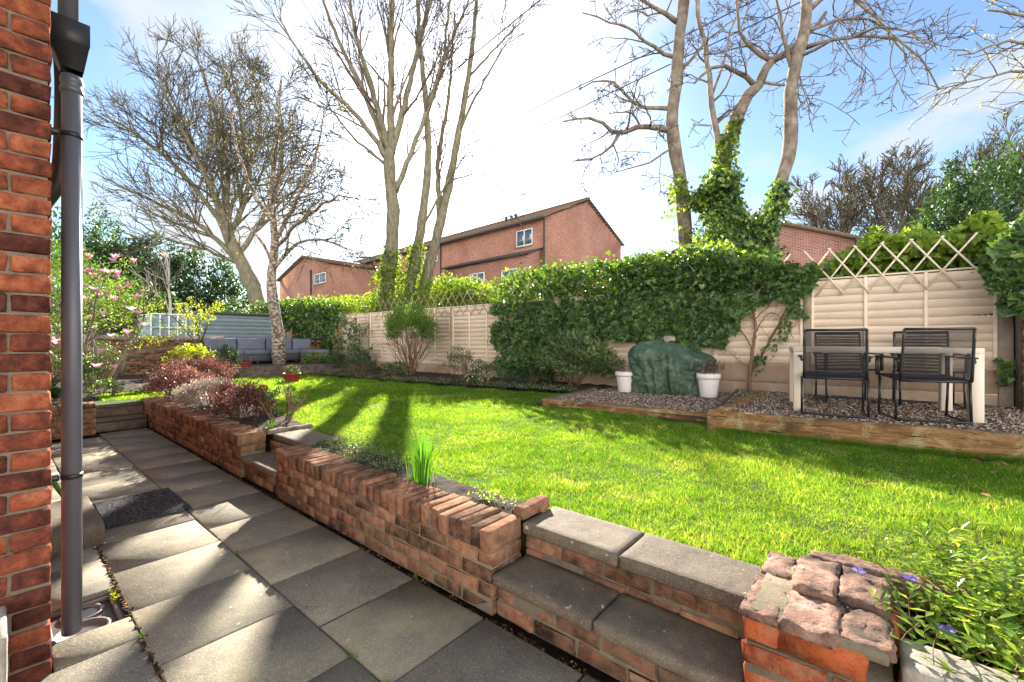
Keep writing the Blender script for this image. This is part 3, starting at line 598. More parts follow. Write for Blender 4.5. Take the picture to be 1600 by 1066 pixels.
def rowlock(mbB, mbM, x0, x1, y0, y1, z, ax='x', h=.104, jit=.003, skew=0.):
    n = int((x1-x0 if ax == 'x' else y1-y0)/.076); p = ((x1-x0) if ax == 'x' else (y1-y0))/n
    C, S = [], []
    for i in range(n):
        c = (x0 if ax == 'x' else y0)+(i+.5)*p; dz = rng.normal(0, .004); dl = rng.normal(0, .006)
        C.append((c, (y0+y1)/2+dl, z+h/2+dz) if ax == 'x' else ((x0+x1)/2+dl, c, z+h/2+dz)); S.append((p-.010, y1-y0, h) if ax == 'x' else (x1-x0, p-.010, h))
    boxes(mbB, C, S, bev=.007, jit=jit, rz=rng.normal(skew, .012, n), tilt=.012)
    box(mbM, (x0+.012, y0+.012, z-.002), (x1-.012, y1-.012, z+h-.014), bev=.002)
def wall_thing(name, label, build, mat='brick_g', mort='mortar_g', loc=(0, 0, 0), cat='wall', group=None):
    t = thing(name, label, cat, loc, group=group); b, m = MB(), MB(); extra = build(b, m) or []
    part('brickwork', b, MT[mat], t); part('mortar', m, MT[mort], t)
    for (nm, q, mt_) in extra: part(nm, q, MT[mt_], t)
    return t
# house corner beside the camera
t = thing('brick_house', 'dark red brick house corner with thick pale mortar beside the downpipe', 'house', (-2.47, .14, 0))
b, m = MB(), MB(); C, S = [], []
for r in range(74):
    z = -.02+(r+.5)*.075
    y = .145; k = 0
    while y > -3.9:
        Lb = .1025 if (k == 0 and r % 2) else .215
        C.append((-2.52+rng.normal(0, .0015), y-Lb/2, z)); S.append((.10, Lb+.001, .0665)); y -= Lb+.0105; k += 1
    x = -2.47 - (.1145 if not r % 2 else .2265)*1.0; k = 0
    while x > -8.2 and (r < 32):
        C.append((x-.1075, .094+rng.normal(0, .0015), z)); S.append((.216, .10, .0665)); x -= .2255
boxes(b, C, S, bev=.006, jit=.0022, tilt=.008); part('brickwork', b, MT['brick_h'], t)
box(m, (-8.2, -3.9, -.05), (-2.479, .136, 5.6), bev=.001); part('mortar', m, MT['mortar_h'], t)
# retaining walls along the path
def w_(x0, x1):
    def f(b, m):
        brickwork(b, m, x0, x1, 1.52, 1.745, -.01, .29, jit=.0022, out=.003); rowlock(b, m, x0-.004, x1+.004, 1.512, 1.755, .292, jit=.003)
    return f
wall_thing('retaining_wall', 'low brick retaining wall with on-edge coping between the two lawn steps', w_(-3.856, -1.40), loc=(-2.6, 1.63, 0), group='retaining walls along the path')
wall_thing('retaining_wall', 'long low brick wall below the red and silver shrubs', w_(-8.94, -4.656), loc=(-6.8, 1.63, 0), group='retaining walls along the path')
def f(b, m): brickwork(b, m, -8.58, -8.355, -1.6, .92, -.01, .365, ax='y', jit=.0025); rowlock(b, m, -8.59, -8.35, -1.6, .925, .367, ax='y', h=.066)
wall_thing('garden_wall', 'short brick wall end beside the far steps below the magnolia', f, loc=(-8.46, 0, 0))
# crumbling pier in the near corner, its capping stones and the low wall after it
def f(b, m):
    brickwork(b, m, -.322, .04, 1.515, 1.98, -.01, .365, jit=.003, out=.004, sides=('lo', 'hi'))
    C = [(-.275, 1.60, .402), (-.275, 1.83, .405), (-.17+.04, 1.575, .402), (-.06, 1.83, .41)]; S = [(.095, .18, .07), (.10, .24, .07), (.215, .11, .07), (.22, .24, .07)]
    boxes(b, C, S, bev=.008, jit=.005, tilt=.02)
    q = MB()
    rough_box(q, (-.330, 1.512, .434), (-.226, 1.80, .462), .020, .006, 14, 1, a=.75, flake=.009); rough_box(q, (-.328, 1.79, .434), (-.23, 1.99, .466), .020, .006, 14, 5, a=.4, flake=.009)
    rough_box(q, (-.223, 1.510, .434), (-.085, 1.715, .472), .018, .011, 16, 2, a=.85, flake=.012); rough_box(q, (-.222, 1.712, .44), (-.10, 1.98, .492), .018, .010, 16, 3, a=.6, flake=.011)
    rough_box(q, (-.082, 1.545, .43), (.038, 1.745, .466), .018, .013, 17, 7, a=.3, flake=.011); rough_box(q, (-.097, 1.745, .44), (.035, 1.985, .488), .018, .012, 17, 8, a=.15, flake=.011)
    rough_box(q, (-.20, 1.985, .40), (.34, 2.07, .490), .014, .009, 14, 9, a=.4, flake=.01)
    box(m, (-.31, 1.53, .43), (.025, 1.98, .462), .004)
    return [('capping_stones', q, 'stone')]
wall_thing('brick_pier', 'crumbling orange brick pier with rough capping stones beside the periwinkle', f, mat='brick_f', loc=(-.14, 1.7, 0), cat='pier')
def f(b, m):
    brickwork(b, m, .045, 4.2, 1.57, 1.68, -.01, .365, jit=.003); q = MB()
    for x0, x1 in ((.05, .46), (.475, .92), (.935, 1.4), (1.415, 2.3), (2.315, 3.2), (3.215, 4.2)): rough_box(q, (x0, 1.555, .368), (x1, 1.72, .432), .03, .006, 9, x0, a=.5)
    return [('coping_slab', q, 'coping')]
wall_thing('garden_wall', 'low brick wall with pale block coping in front of the periwinkle', f, loc=(1.2, 1.63, 0))
def f(b, m):
    brickwork(b, m, -16.02, -15.80, -5, 4.7, .28, 1.33, ax='y', jit=.004, out=.004)
    q = MB()
    for i in range(16): y = -5+i*.605; rough_box(q, (-16.08, y, 1.34+rng.normal(0, .01)), (-15.74, y+.6, 1.46), .08, .018, 4, i, a=rng.random())
    return [('coping', q, 'coping')]
wall_thing('boundary_wall', 'old brick back wall with rounded pale coping behind the magnolia', f, loc=(-15.9, 0, .3))
def f(b, m):
    brickwork(b, m, -16.02, -15.80, 4.72, 8.3, .28, 1.105, ax='y', jit=.003)
    C, S = [], []
    for r in range(3):
        y = 4.74+(.11 if r % 2 else 0)
        while y < 8.2: C.append((-15.91, y+.08, 1.145+r*.075)); S.append((.21, .145, .066)); y += .225
    boxes(b, C, S, bev=.005, jit=.003); q = MB(); box(q, (-16.06, 4.71, 1.335), (-15.76, 8.3, 1.40), .01); return [('capping', q, 'lead')]
wall_thing('boundary_wall', 'back brick wall with honeycomb openings behind the grey sofa', f, loc=(-15.9, 6.5, .3))
# ------------------------------------------------------------------ steps
def steps(label, x0, x1, splits, z1=.20, z2=.372, up=(1.74, 2.04), ll=0):
    t = thing('garden_steps', label, 'steps', ((x0+x1)/2, 1.75, 0), group='steps up to the lawn'); b, m = MB(), MB()
    brickwork(b, m, x0+.004, x1-.004, 1.545, 1.655, -.01, .14, jit=.003, out=.004); brickwork(b, m, x0+.004, x1-.004, 1.775, 1.875, .15, .31, jit=.003, pitch=.08, out=.004, start=1)
    part('riser', b, MT['brick_g'], t); part('mortar', m, MT['mortar_g'], t)
    e = [x0]+splits+[x1]
    for i in range(len(e)-1):
        q = MB(); rough_box(q, (e[i]+.004, 1.512, z1-.055), (e[i+1]-.004, 1.785, z1), .035, .0022, 14, i+ll, a=rng.random()); part('tread', q, MT['step'], t)
        q = MB(); rough_box(q, (e[i]+.004, up[0], z2-.06), (e[i+1]-.004, up[1], z2), .035, .0022, 14, i+ll+4, a=rng.random()); part('tread', q, MT['step'], t)
    return t
steps('wide two-slab stone steps to the lawn beside the crumbling pier', -1.398, -.324, [-.863])
steps('narrow shaded stone steps in the gap between the two long walls', -4.652, -3.860, [], up=(1.80, 2.14), ll=9)
mb = MB(); rough_box(mb, (-1.47, 1.76, .365), (-1.40, 2.0, .43), .02, .006, 10, 3); solo('edging_brick', mb, MT['brick_g'], 'raised weathered edging brick between the wall coping and stone step', 'brick')
mb = MB(); rough_box(mb, (-4.74, 1.76, .36), (-4.665, 2.22, .405), .03, .008, 10, 6); solo('edging_strip', mb, MT['sleeper_d'], 'thin dark edging strip beside the narrow stone steps', 'edging')
t = thing('garden_steps', 'dark timber-edged steps at the far end of the paved path', 'steps', (-8.8, 1.2, 0), group='steps up to the lawn')
for (xa, xb, z0, z1) in ((-8.86, -8.56, -.02, .165), (-9.25, -8.84, .167, .345)):
    q = MB(); rough_box(q, (xa, .93, z0), (xb, 1.515, z1-.045), .05, .005, 7, z1); part('riser', q, MT['sleeper_d'], t)
    q = MB(); rough_box(q, (xa-.02, .93, z1-.043), (xb+.02, 1.515, z1), .05, .004, 7, z1+2); part('tread', q, MT['step'], t)
# ------------------------------------------------------------------ timber edging
def sleeper(label, p0, p1, z0, z1, wd=.115, mat='sleeper', seed=0, group='timber sleepers round the beds'):
    p0, p1 = np.array(p0, float), np.array(p1, float); L = np.linalg.norm(p1-p0); a = math.atan2(*(p1-p0)[::-1]); mb = MB()
    rough_box(mb, (0, 0, 0), (L, wd, z1-z0), .035, .007, 6, seed, a=rng.random(), mx_=(90, 8, 8))
    o = bpy.data.objects.new('timber_sleeper', mb.mesh('timber_sleeper', (0, 0, 0), (MT[mat],))); link(o); o.location = (p0[0], p0[1], z0); o.rotation_euler = (0, 0, a)
    return tagit(o, label, 'sleeper', group)
sleeper('thick mossy orange timber sleeper along the front of the table bed', bedp(-.0, 0), bedp(5.1, 0), LZ-.03, .548, .12, seed=1)
sleeper('grey topped sleeper on the side of the table bed next to white pot', (bedp(0, .125)[0]+.115, bedp(0, .125)[1]), (-1.31, 7.55), .36, .53, .12, seed=2)
sleeper('thin weathered plank edging the gravel in front of the covered barbecue', (-3.80, 5.20), (-1.42, 5.37), LZ-.02, .445, .13, seed=3)
sleeper('low side plank of barbecue bed beside the bushy evergreen shrub', (-3.72, 5.34), (-3.92, 7.1), LZ-.02, .435, .12, 'sleeper_d', seed=4)
sleeper('lower dark timber step edge in front of the sofa terrace', (-12.36, 4.0), (-12.36, 8.1), LZ-.02, .47, .16, 'sleeper_d', 5, 'terrace timbers')
sleeper('upper dark timber edge of the sofa terrace by the birch', (-12.66, 3.95), (-12.66, 8.1), LZ, .60, .13, 'sleeper_d', 6, 'terrace timbers')
mb = MB(); sheet(mb, -15.8, -12.7, 3.95, 8.2, .575, 40, 40, .012, 4.); mb.add([(-15.8, 3.95, .57), (-12.7, 3.95, .57), (-12.7, 3.95, .3), (-15.8, 3.95, .3)], [(0, 1, 2, 3)]); solo('terrace', mb, MT['gravelbase'], kind='structure')
# ------------------------------------------------------------------ fence with posts, boards and trellis
FYY = 8.20; posts = [1.17, -.84, -2.9, -4.95, -7.0, -9.05, -11.1, -13.15, -15.2]; FT = 2.235
fence = thing('fence', 'pale painted lapped timber fence with diamond trellis along its top', 'fence', (-7, FYY, .3))
for i, px_ in enumerate(posts):
    q = MB(); right = i < 2
    if i == 0: rough_box(q, (px_, FYY-.07, .3), (px_+.13, FYY+.05, 2.20), .05, .004, 8, i)
    else: rough_box(q, (px_-.05, FYY-.055, .3), (px_+.05, FYY+.055, FT+.03), .06, .003, 8, i, a=.8)
    part('post', q, MT['fpost'] if i < 2 else MT['gboard'], fence, label='rough grey concrete end post' if i == 0 else None)
for i in range(len(posts)-1):
    x1, x0 = posts[i]-(.055 if i else .004), posts[i+1]+.055; zb = .94 if i < 3 else .62; zt = FT+rng.normal(0, .006)
    q = MB(); nb = int(round((zt-zb)/.118)); hh = (zt-zb-.03)/nb; nseg = 14
    for k in range(nb):
        z = zb+k*hh; xs_ = np.linspace(x0, x1, nseg+1); wav = .006*np.sin(xs_*2.3+k*1.7+i)+.004*np.sin(xs_*5.1+k*3.1); up = z+hh+.018
        lo_ = z+wav*(.9 if k else 0)
        gap = 0
        if i == 0 and k == nb-5: lo_ = lo_+np.clip((xs_-(x1-.42))/.42, 0, 1)*.028        # the sprung board
        if i == 0 and k == nb-6: pass
        yo, yi = FYY-.020, FYY-.011
        V = np.concatenate([np.stack([xs_, np.full_like(xs_, yo), lo_], 1), np.stack([xs_, np.full_like(xs_, yi+.004), np.full_like(xs_, up) - (np.clip((xs_-(x1-.5))/.4, 0, 1)*.026 if (i == 0 and k == nb-6) else 0)], 1), np.stack([xs_, np.full_like(xs_, yo+.010), lo_], 1)])
        m_ = nseg+1; F_ = []
        for s in range(nseg): F_ += [(s, s+1, m_+s+1, m_+s), (2*m_+s, 2*m_+s+1, s+1, s)]
        q.add(V, F_, rng.random())
    part('boards', q, MT['fence'], fence)
    W_ = x1-x0
    for k in range(4):
        q = MB(); x = x0+.018+(W_-.036)*k/3; box(q, (x-.019, FYY-.043, zb-.005), (x+.019, FYY-.0215, zt), .003, a=.9); part('batten', q, MT['fence'], fence)
    q = MB(); box(q, (x0, FYY-.045, zt), (x1, FYY+.02, zt+.022), .003, a=1.); part('capping', q, MT['fence'], fence)
    for (za, zb_) in (((.30, .615), (.622, .935)) if i < 3 else ((.25, .61),)):
        q = MB(); rough_box(q, (x0-.02, FYY-.03, za), (x1+.02, FYY+.02, zb_), .06, .003, 7, i+za, a=rng.random()); part('gravel_board', q, MT['gboard'], fence)
def trellis(x0, x1, zt, zb, label, pitch=.305, sp=1.5, wd_=.011, mt_='fence'):
    q = MB(); x = x0; k = 0
    while x < x1:
        for s in (-1, 1):
            xe = x+s*pitch*sp; a, b_ = x, xe; zt_, zb_ = zt+rng.normal(0, .006), zb+rng.normal(0, .006)
            if min(a, b_) < x0-.25 or max(a, b_) > x1+.04: 
                continue
            y = FYY-.052-(.010 if s > 0 else 0)
            d = np.array([xe-x, 0, zb_-zt_]); L = np.linalg.norm(d); d /= L; nn = np.array([-d[2], 0, d[0]])*wd_
            P = []
            for yy in (y-.004, y+.004):
                for (e, w2) in ((-.03, -1), (-.03, 1), (L+.03, 1), (L+.03, -1)): P.append(np.array([x, yy, zt_])+d*e+nn*w2)
            q.add(P, [(0, 1, 2, 3), (7, 6, 5, 4), (0, 4, 5, 1), (1, 5, 6, 2), (2, 6, 7, 3), (3, 7, 4, 0)], .8)
        x += pitch; k += 1
    part('trellis', q, MT[mt_], fence, label=label)
trellis(-.86, 1.2, 2.68, 2.02, 'diamond trellis with broken end above the dining table')
trellis(-2.6, -.9, 2.66, 2.02, 'diamond trellis half buried in ivy')
trellis(-12.6, -4.2, 2.62, 2.02, 'fine diamond trellis above the long stretch of fence', pitch=.30, wd_=.007, mt_='gboard')
# brick pier with vines at the right end
def f(b, m): brickwork(b, m, 1.305, 1.70, 7.72, 8.30, .3, 2.70, jit=.003, sides=('lo', 'hi')); box(b, (1.33, 7.68, 2.705), (1.74, 8.32, 2.75), .006)
wall_thing('brick_pier', 'tall dark red brick pillar at the fence end under hanging vines', f, mat='brick_g', loc=(1.5, 8, .3), cat='pier')
# ================================================================== BUILDINGS
HA = np.array([-14.0, 19.59]); HD = np.array([.997, -.073])/np.hypot(.997, .073); HN = np.array([-HD[1], HD[0]])
def HL(px, py, c=0.):          # line of sight meets the facade plane y=c of the terrace
    r = (px-800)/F; d = r*RT+FW; o = -HA-HN*c; A_ = np.array([[HD[0], -d[0]], [HD[1], -d[1]]]); s = np.linalg.solve(A_, o*1.0)
    x, D = s[0], s[1]; return x, CH+(533-py)/F*D
def prism(mb, prof, y0, y1):    # prof in x,z
    n = len(prof); V = [(x, y0, z) for x, z in prof]+[(x, y1, z) for x, z in prof]
    mb.add(V, [tuple(range(n)), tuple(range(2*n-1, n-1, -1))]+[(i, i+n, (i+1) % n+n, (i+1) % n) for i in range(n)]); return mb
def prismx(mb, prof, x0, x1):
    n = len(prof); V = [(x0, y, z) for y, z in prof]+[(x1, y, z) for y, z in prof]
    mb.add(V, [tuple(range(n-1, -1, -1)), tuple(range(n, 2*n))]+[(i, (i+1) % n, (i+1) % n+n, i+n) for i in range(n)]); return mb
def window(t, x0, x1, z0, z1, y, panes=2, deep=.05):
    q = MB(); w_f = .055
    box(q, (x0, y-.03, z0), (x1, y+.05, z0+w_f), .004); box(q, (x0, y-.03, z1-w_f), (x1, y+.05, z1), .004)
    for k in range(panes+1):
        x = x0+(x1-x0-w_f)*k/panes; box(q, (x, y-.032, z0+w_f), (x+w_f, y+.05, z1-w_f), .004)
    fr = part('window', q, MT['wframe'], t, local=True)
    for k in range(panes):
        g = MB(); xa = x0+w_f+(x1-x0-w_f)*k/panes; xb = x0+(x1-x0-w_f)*(k+1)/panes; box(g, (xa, y-.01, z0+w_f), (xb, y+.015, z1-w_f), .001); part('pane', g, MT['glass'], fr, local=True)
    s = MB(); box(s, (x0-.05, y-.07, z0-.07), (x1+.05, y+.02, z0-.003), .004); part('sill', s, MT['coping'], fr, local=True)
rzH = math.atan2(HD[1], HD[0])
t = thing('terraced_house', 'long red brick terrace with gable end and tiled roof beyond the fence', 'house', (HA[0], HA[1], .0), rzH)
E, RG = 8.15, 10.05
q = MB(); prismx(q, [(0, 0), (8, 0), (8, E-.25), (4, RG-.22), (0, E)], -41.5, 0); part('wall', q, MT['farbrick'], t, local=True)
q = MB()
for s in (0, 1):
    ya, za, yb, zb = (-.28, E-.06, 4, RG) if s == 0 else (8.28, E-.32, 4, RG)
    X = np.arange(-41.6, .12, .28); 
    nrow = 16
    for k in range(nrow):
        f0, f1 = k/nrow, (k+1)/nrow; P0 = (ya+(yb-ya)*f0, za+(zb-za)*f0); P1 = (ya+(yb-ya)*f1, za+(zb-za)*f1)
        V = [(-41.6, P0[0], P0[1]+.06), (.14, P0[0], P0[1]+.06), (.14, P1[0], P1[1]+.015), (-41.6, P1[0], P1[1]+.015), (-41.6, P0[0], P0[1]), (.14, P0[0], P0[1]), (.14, P1[0], P1[1]), (-41.6, P1[0], P1[1])]
        q.add(V, [(0, 1, 2, 3) if s == 0 else (3, 2, 1, 0), (4, 5, 1, 0), (1, 5, 6, 2), (0, 3, 7, 4)], rng.random())
rf = part('roof', q, MT['tile'], t, local=True)
q = MB(); box(q, (-41.6, 3.88, RG+.01), (.15, 4.12, RG+.10), .02); part('ridge', q, MT['tile'], rf, local=True)
for x in (-6.2, -5.7, -5.3):
    q = MB(); lathe(q, [(.07, 0), (.07, .35), (.12, .36), (.12, .46), (.0, .5)], (x+.5, 2.6, RG-.72), 10); part('flue', q, MT['lead'], rf, local=True)
q = MB(); box(q, (-41.5, -.36, E-.12), (.1, -.25, E+.0), .02); part('gutter', q, MT['lead'], t, local=True)
for x in (-.05, -9.5, -19.3):
    q = MB(); tube(q, [(x, -.10, E-.1), (x, -.10, .2)], .05, 8); part('downpipe', q, MT['lead'], t, local=True)
q = MB(); tube(q, [(-.1, 4, RG), (-.1, 4, RG+.55)], .02, 6); part('aerial', q, MT['lead'], t, local=True)
def wpx(px0, px1, py0, py1, c, panes=2):
    xa, za = HL(px0, py1, c); xb, zb = HL(px1, py0, c); window(t, min(xa, xb), max(xa, xb), za, zb, c-.0, panes)
wpx(807, 832, 356, 387, -.0); wpx(655, 684, 389, 414, -.0, 3); wpx(641, 650, 393, 416, 0, 1)
# lean-to ranges with their own sloping roofs
for (xa, xb, zt_, dp) in ((-7.6, -.25, 6.45, 1.15), (-23.6, -12.2, 6.7, 1.15)):
    q = MB(); prismx(q, [(-dp, 0), (.02, 0), (.02, zt_-.02), (-dp, zt_-.42)], xa, xb); part('lean_to', q, MT['farbrick'], t, local=True)
    q = MB(); prismx(q, [(-dp-.22, zt_-.50), (-dp-.22, zt_-.40), (-.01, zt_+.05), (-.01, zt_-.03)], xa-.1, xb+.1); part('lean_to_roof', q, MT['lead'], t, local=True)
wpx(735, 757, 425, 452, -1.16); wpx(784, 808, 419, 444, -1.16); wpx(553, 566, 452, 470, -1.16); wpx(581, 598, 448, 470, -1.16, 2); wpx(622, 634, 444, 466, -1.16, 1)
# projecting end wing
xl, _ = HL(437, 440, -4.5); xr, _ = HL(519, 412, -4.5); _, z1_ = HL(437, 440, -4.5); _, z2_ = HL(476, 403, -4.5); _, z3_ = HL(519, 413, -4.5); xm, _ = HL(476, 403, -4.5)
q = MB(); prism(q, [(xl, 0), (xr, 0), (xr, z3_), (xm, z2_), (xl, z1_)], -4.5, 4); part('wing', q, MT['farbrick'], t, local=True)
q = MB(); prism(q, [(xl-.2, z1_), (xm, z2_+.02), (xr+.2, z3_+.01), (xr+.2, z3_+.16), (xm, z2_+.18), (xl-.2, z1_+.16)], -4.75, 4.2); part('wing_roof', q, MT['tile'], t, local=True)
wpx(491, 509, 425, 445, -4.5, 2)
q = MB(); x_, _ = HL(487, 430, -4.5); tube(q, [(x_, -4.58, z3_), (x_, -4.58, .2)], .06, 8); part('downpipe', q, MT['lead'], t, local=True)
# house behind the ivy tree
t = thing('brick_house', 'red brick gable wall and roof edge half hidden behind the ivy clad trees', 'house', (-5.4, 25.4, 0))
q = MB(); prism(q, [(-4.8, 0), (4.6, 0), (4.6, 5.95), (0, 7.75), (-4.8, 5.9)], 0, 9); part('wall', q, MT['farbrick2'], t, local=True)
q = MB(); prism(q, [(-5.0, 5.86), (0, 7.80), (4.85, 5.90), (4.85, 6.05), (0, 7.96), (-5.0, 6.0)], -.2, 9.2); part('roof', q, MT['tile'], t, local=True)
q = MB(); tube(q, [(4.68, -.1, 5.9), (4.68, -.1, 0)], .06, 8); part('downpipe', q, MT['lead'], t, local=True)
q = MB(); box(q, (-4.7, -.03, 4.55), (4.55, .002, 4.66), .004); part('brick_course', q, MT['lead'], t, local=True)
# shed and greenhouse
t = thing('garden_shed', 'pale blue weathered board shed with flat roof beyond the back wall', 'shed', (-18, 5.5, .3))
q = MB()
for k in range(14): z = .32+k*.135; q.add([(-17, 4.35, z), (-17, 6.75, z), (-17.02, 6.75, z+.15), (-17.02, 4.35, z+.15), (-17.02, 4.35, z), (-17.02, 6.75, z)], [(0, 1, 2, 3), (4, 5, 1, 0)], rng.random())
box(q, (-19, 4.36, .3), (-17.03, 6.74, 2.2), .005); part('wall', q, MT['shed'], t)
q = MB(); box(q, (-19.1, 4.25, 2.2), (-16.9, 6.85, 2.28), .01); part('roof', q, MT['lead'], t)
t = thing('greenhouse', 'small white framed greenhouse beside the blue shed', 'greenhouse', (-18, 3.7, .3))
q = MB()
for y in np.linspace(3.1, 4.2, 6): box(q, (-17.03, y-.018, .3), (-16.99, y+.018, 2.12), .003)
for z in (.3, 1.25, 1.7, 2.12): box(q, (-17.035, 3.08, z), (-16.985, 4.22, z+.04), .003)
for y in (3.1, 4.2): box(q, (-18.9, y-.018, 2.12), (-17.04, y+.018, 2.15), .003)
part('frame', q, MT['wframe'], t); q = MB(); box(q, (-18.9, 3.12, .3), (-17.035, 4.18, 2.1), .004); part('glazing', q, MT['shed'], t)
# ================================================================== FURNITURE AND SMALL THINGS
# downpipe with hopper
PX, PY = -2.80, .229
t = thing('downpipe', 'grey plastic downpipe with black hopper against the brick house corner', 'pipe', (PX, PY, 0))
q = MB(); tube(q, [(PX, PY, -.02), (PX, PY, 2.50)], .0345, 28); part('pipe', q, MT['pipe'], t, smooth=True)
for z in (.69, 2.23):
    q = MB(); tube(q, [(PX, PY, z-.011), (PX, PY, z+.011)], .037, 28); box(q, (PX-.02, .146, z-.012), (PX+.02, PY-.04, z+.012), .003); part('bracket', q, MT['blackmetal'], t)
q = MB(); lathe(q, [(.034, 0), (.040, .004), (.040, .022), (.036, .028), (.036, .042), (.040, .048), (.040, .064), (.034, .07)], (PX, PY, 2.42), 28); part('collar', q, MT['pipe'], t, smooth=True)
q = MB(); z0 = 2.52
n0 = [(-.036, -.036), (.036, -.036), (.036, .036), (-.036, .036)]; n1 = [(-.078, -.07), (.078, -.07), (.078, .05), (-.078, .05)]
V = [(PX+x, PY+y, z0) for x, y in n0]+[(PX+x, PY+y, z0+.10) for x, y in n1]+[(PX+x*1.04, PY+y*1.04, z0+.105) for x, y in n1]+[(PX+x*1.04, PY+y*1.04, z0+.20) for x, y in n1]+[(PX+x*.95, PY+y*.95, z0+.20) for x, y in n1]+[(PX+x*.8, PY+y*.8, z0+.08) for x, y in n1]
F_ = []
for l in range(5): F_ += [(l*4+i, l*4+(i+1) % 4, l*4+4+(i+1) % 4, l*4+4+i) for i in range(4)]
F_.append((20, 21, 22, 23)); q.add(V, F_, .4); part('hopper', q, MT['hopper'], t)
q = MB(); tube(q, [(PX-.02, PY-.01, 2.64), (PX-.02, PY-.01, 5.2)], .034, 24); part('upper_pipe', q, MT['pipe'], t, smooth=True)
t = thing('drainpipe_bend', 'black curved waste pipe behind the grey downpipe', 'pipe', (-3.3, .2, 2.0)); 
q = MB(); pts, rr = resample([(-3.35, .16, 2.0), (-3.3, .22, 2.15), (-3.28, .235, 2.4), (-3.28, .235, 2.75), (-3.25, .20, 2.9)], (.035, .035), .04); tube(q, pts, rr, 14); part('pipe', q, MT['blackmetal'], t, smooth=True)
# gully
t = thing('drain_gully', 'pale clay gully pan sunk in the paving under the downpipe', 'drain', (-2.9, .28, -.05))
q = MB(); box(q, (-3.085, .15, -.06), (-2.705, .412, -.045), .002); 
for (a, b_) in (((-3.08, .152), (-3.055, .41)), ((-2.735, .152), (-2.71, .41)), ((-3.055, .385), (-2.735, .41)), ((-3.055, .152), (-2.735, .172))): box(q, (a[0], a[1], -.045), (b_[0], b_[1], -.022), .003)
lathe(q, [(.095, -.044), (.10, -.03), (.088, -.028), (.080, -.043), (.02, -.0445)], (-2.80, .262, 0), 28); lathe(q, [(.075, -.044), (.08, -.034), (.068, -.033), (.060, -.0435)], (-2.99, .28, 0), 24)
part('pan', q, MT['clay'], t)
q = MB(); lathe(q, [(.0, -.0405), (.058, -.0405)], (-2.99, .28, 0), 20); part('outlet', q, MT['blackmetal'], t)
q = MB(); n = 400; P = np.stack([rng.uniform(-3.08, -2.95, n), .402+rng.normal(0, .008, n), rng.uniform(-.04, .0, n)], 1); leaves(q, P, rdir(n, .5), rdir(n), .008, .006, a=rng.uniform(.3, 1, n)); solo('moss', q, MT['limey'], 'yellow green moss along the edge of the drain', kind='stuff')
# doorstep, mat, trough
q = MB(); rough_box(q, (-4.62, .155, -.005), (-3.80, .462, .125), .035, .006, 9, 3); solo('doorstep', q, MT['step'], 'thick stone doorstep block behind the downpipe', 'doorstep')
q = MB(); rz = R(2); cx, cy = -4.40, .745
V = []; nx, ny = 44, 32
box(q, (-4.745, .50, .004), (-4.055, .99, .014), .003)
gx, gy = np.meshgrid(np.linspace(-4.735, -4.065, 46), np.linspace(.51, .98, 62)); n = gx.size
P = np.column_stack([gx.ravel()+rng.normal(0, .0012, n), gy.ravel(), np.full(n, .019)+rng.normal(0, .0015, n)]); boxes(q, P, np.column_stack([np.full(n, .013), np.full(n, .0052), np.full(n, .011)]), bev=.002, rz=rng.normal(0, .12, n))
solo('doormat', q, MT['mat'], 'black rubber doormat lying on the paving by the doorstep', 'doormat')
t = thing('stone_trough', 'pale concrete trough end against the foot of the brick house wall', 'trough', (-2.25, -.1, 0)); q = MB()
rough_box(q, (-2.45, .005, 0), (-2.17, .03, .335), .03, .002, 9, 1, a=.7); rough_box(q, (-2.20, -.6, 0), (-2.17, .004, .24), .03, .002, 9, 2, a=.7); rough_box(q, (-2.45, -.6, 0), (-2.42, .004, .33), .03, .002, 9, 2, a=.7); box(q, (-2.42, -.6, .0), (-2.2, .004, .03), .002); part('trough_sides', q, MT['coping'], t)
q = MB(); box(q, (-2.419, -.6, .031), (-2.201, .003, .16), .004); part('soil_fill', q, MT['soil'], t)
# hose on ground by step: small green tap hose seen behind pipe
q = MB(); pts, rr = resample([(-3.72, .22, .5), (-3.7, .24, .44), (-3.66, .26, .40), (-3.64, .28, .36)], (.012, .012), .02); tube(q, pts, rr, 8); solo('hose_end', q, MT['chive'], 'short green hose end hanging behind the downpipe', 'hose')
# dining table
TA = R(10); tcx, tcy = bedp(1.33+.02, 1.62)
tcen = np.array([-.05, 6.66])
t = thing('dining_table', 'long pale beige garden table on the gravel by the fence', 'table', (tcen[0], tcen[1], .485), TA)
L2, W2, TH = .80, .47, .742
q = MB()
for k in range(7): y = -W2+.10+(2*W2-.2)*k/7; box(q, (-L2+.1, y+.003, TH-.024), (L2-.1, y+(2*W2-.2)/7-.003, TH-.004), .002)
for s in (-1, 1):
    box(q, (-L2, (s*W2 if s < 0 else W2-.1), TH-.055), (L2, (-W2+.1 if s < 0 else W2), TH), .003); box(q, ((-L2 if s < 0 else L2-.1), -W2+.1, TH-.054), ((-L2+.1 if s < 0 else L2), W2-.1, TH-.001), .003)
part('tabletop', q, MT['table'], t, local=True)
for sx_ in (-1, 1):
    for sy_ in (-1, 1):
        q = MB(); xa = sx_*L2-(.1 if sx_ > 0 else 0); ya = sy_*W2-(.1 if sy_ > 0 else 0); box(q, (xa+.001, ya+.001, -.01), (xa+.099, ya+.099, TH-.056), .003); part('leg', q, MT['table'], t, local=True)
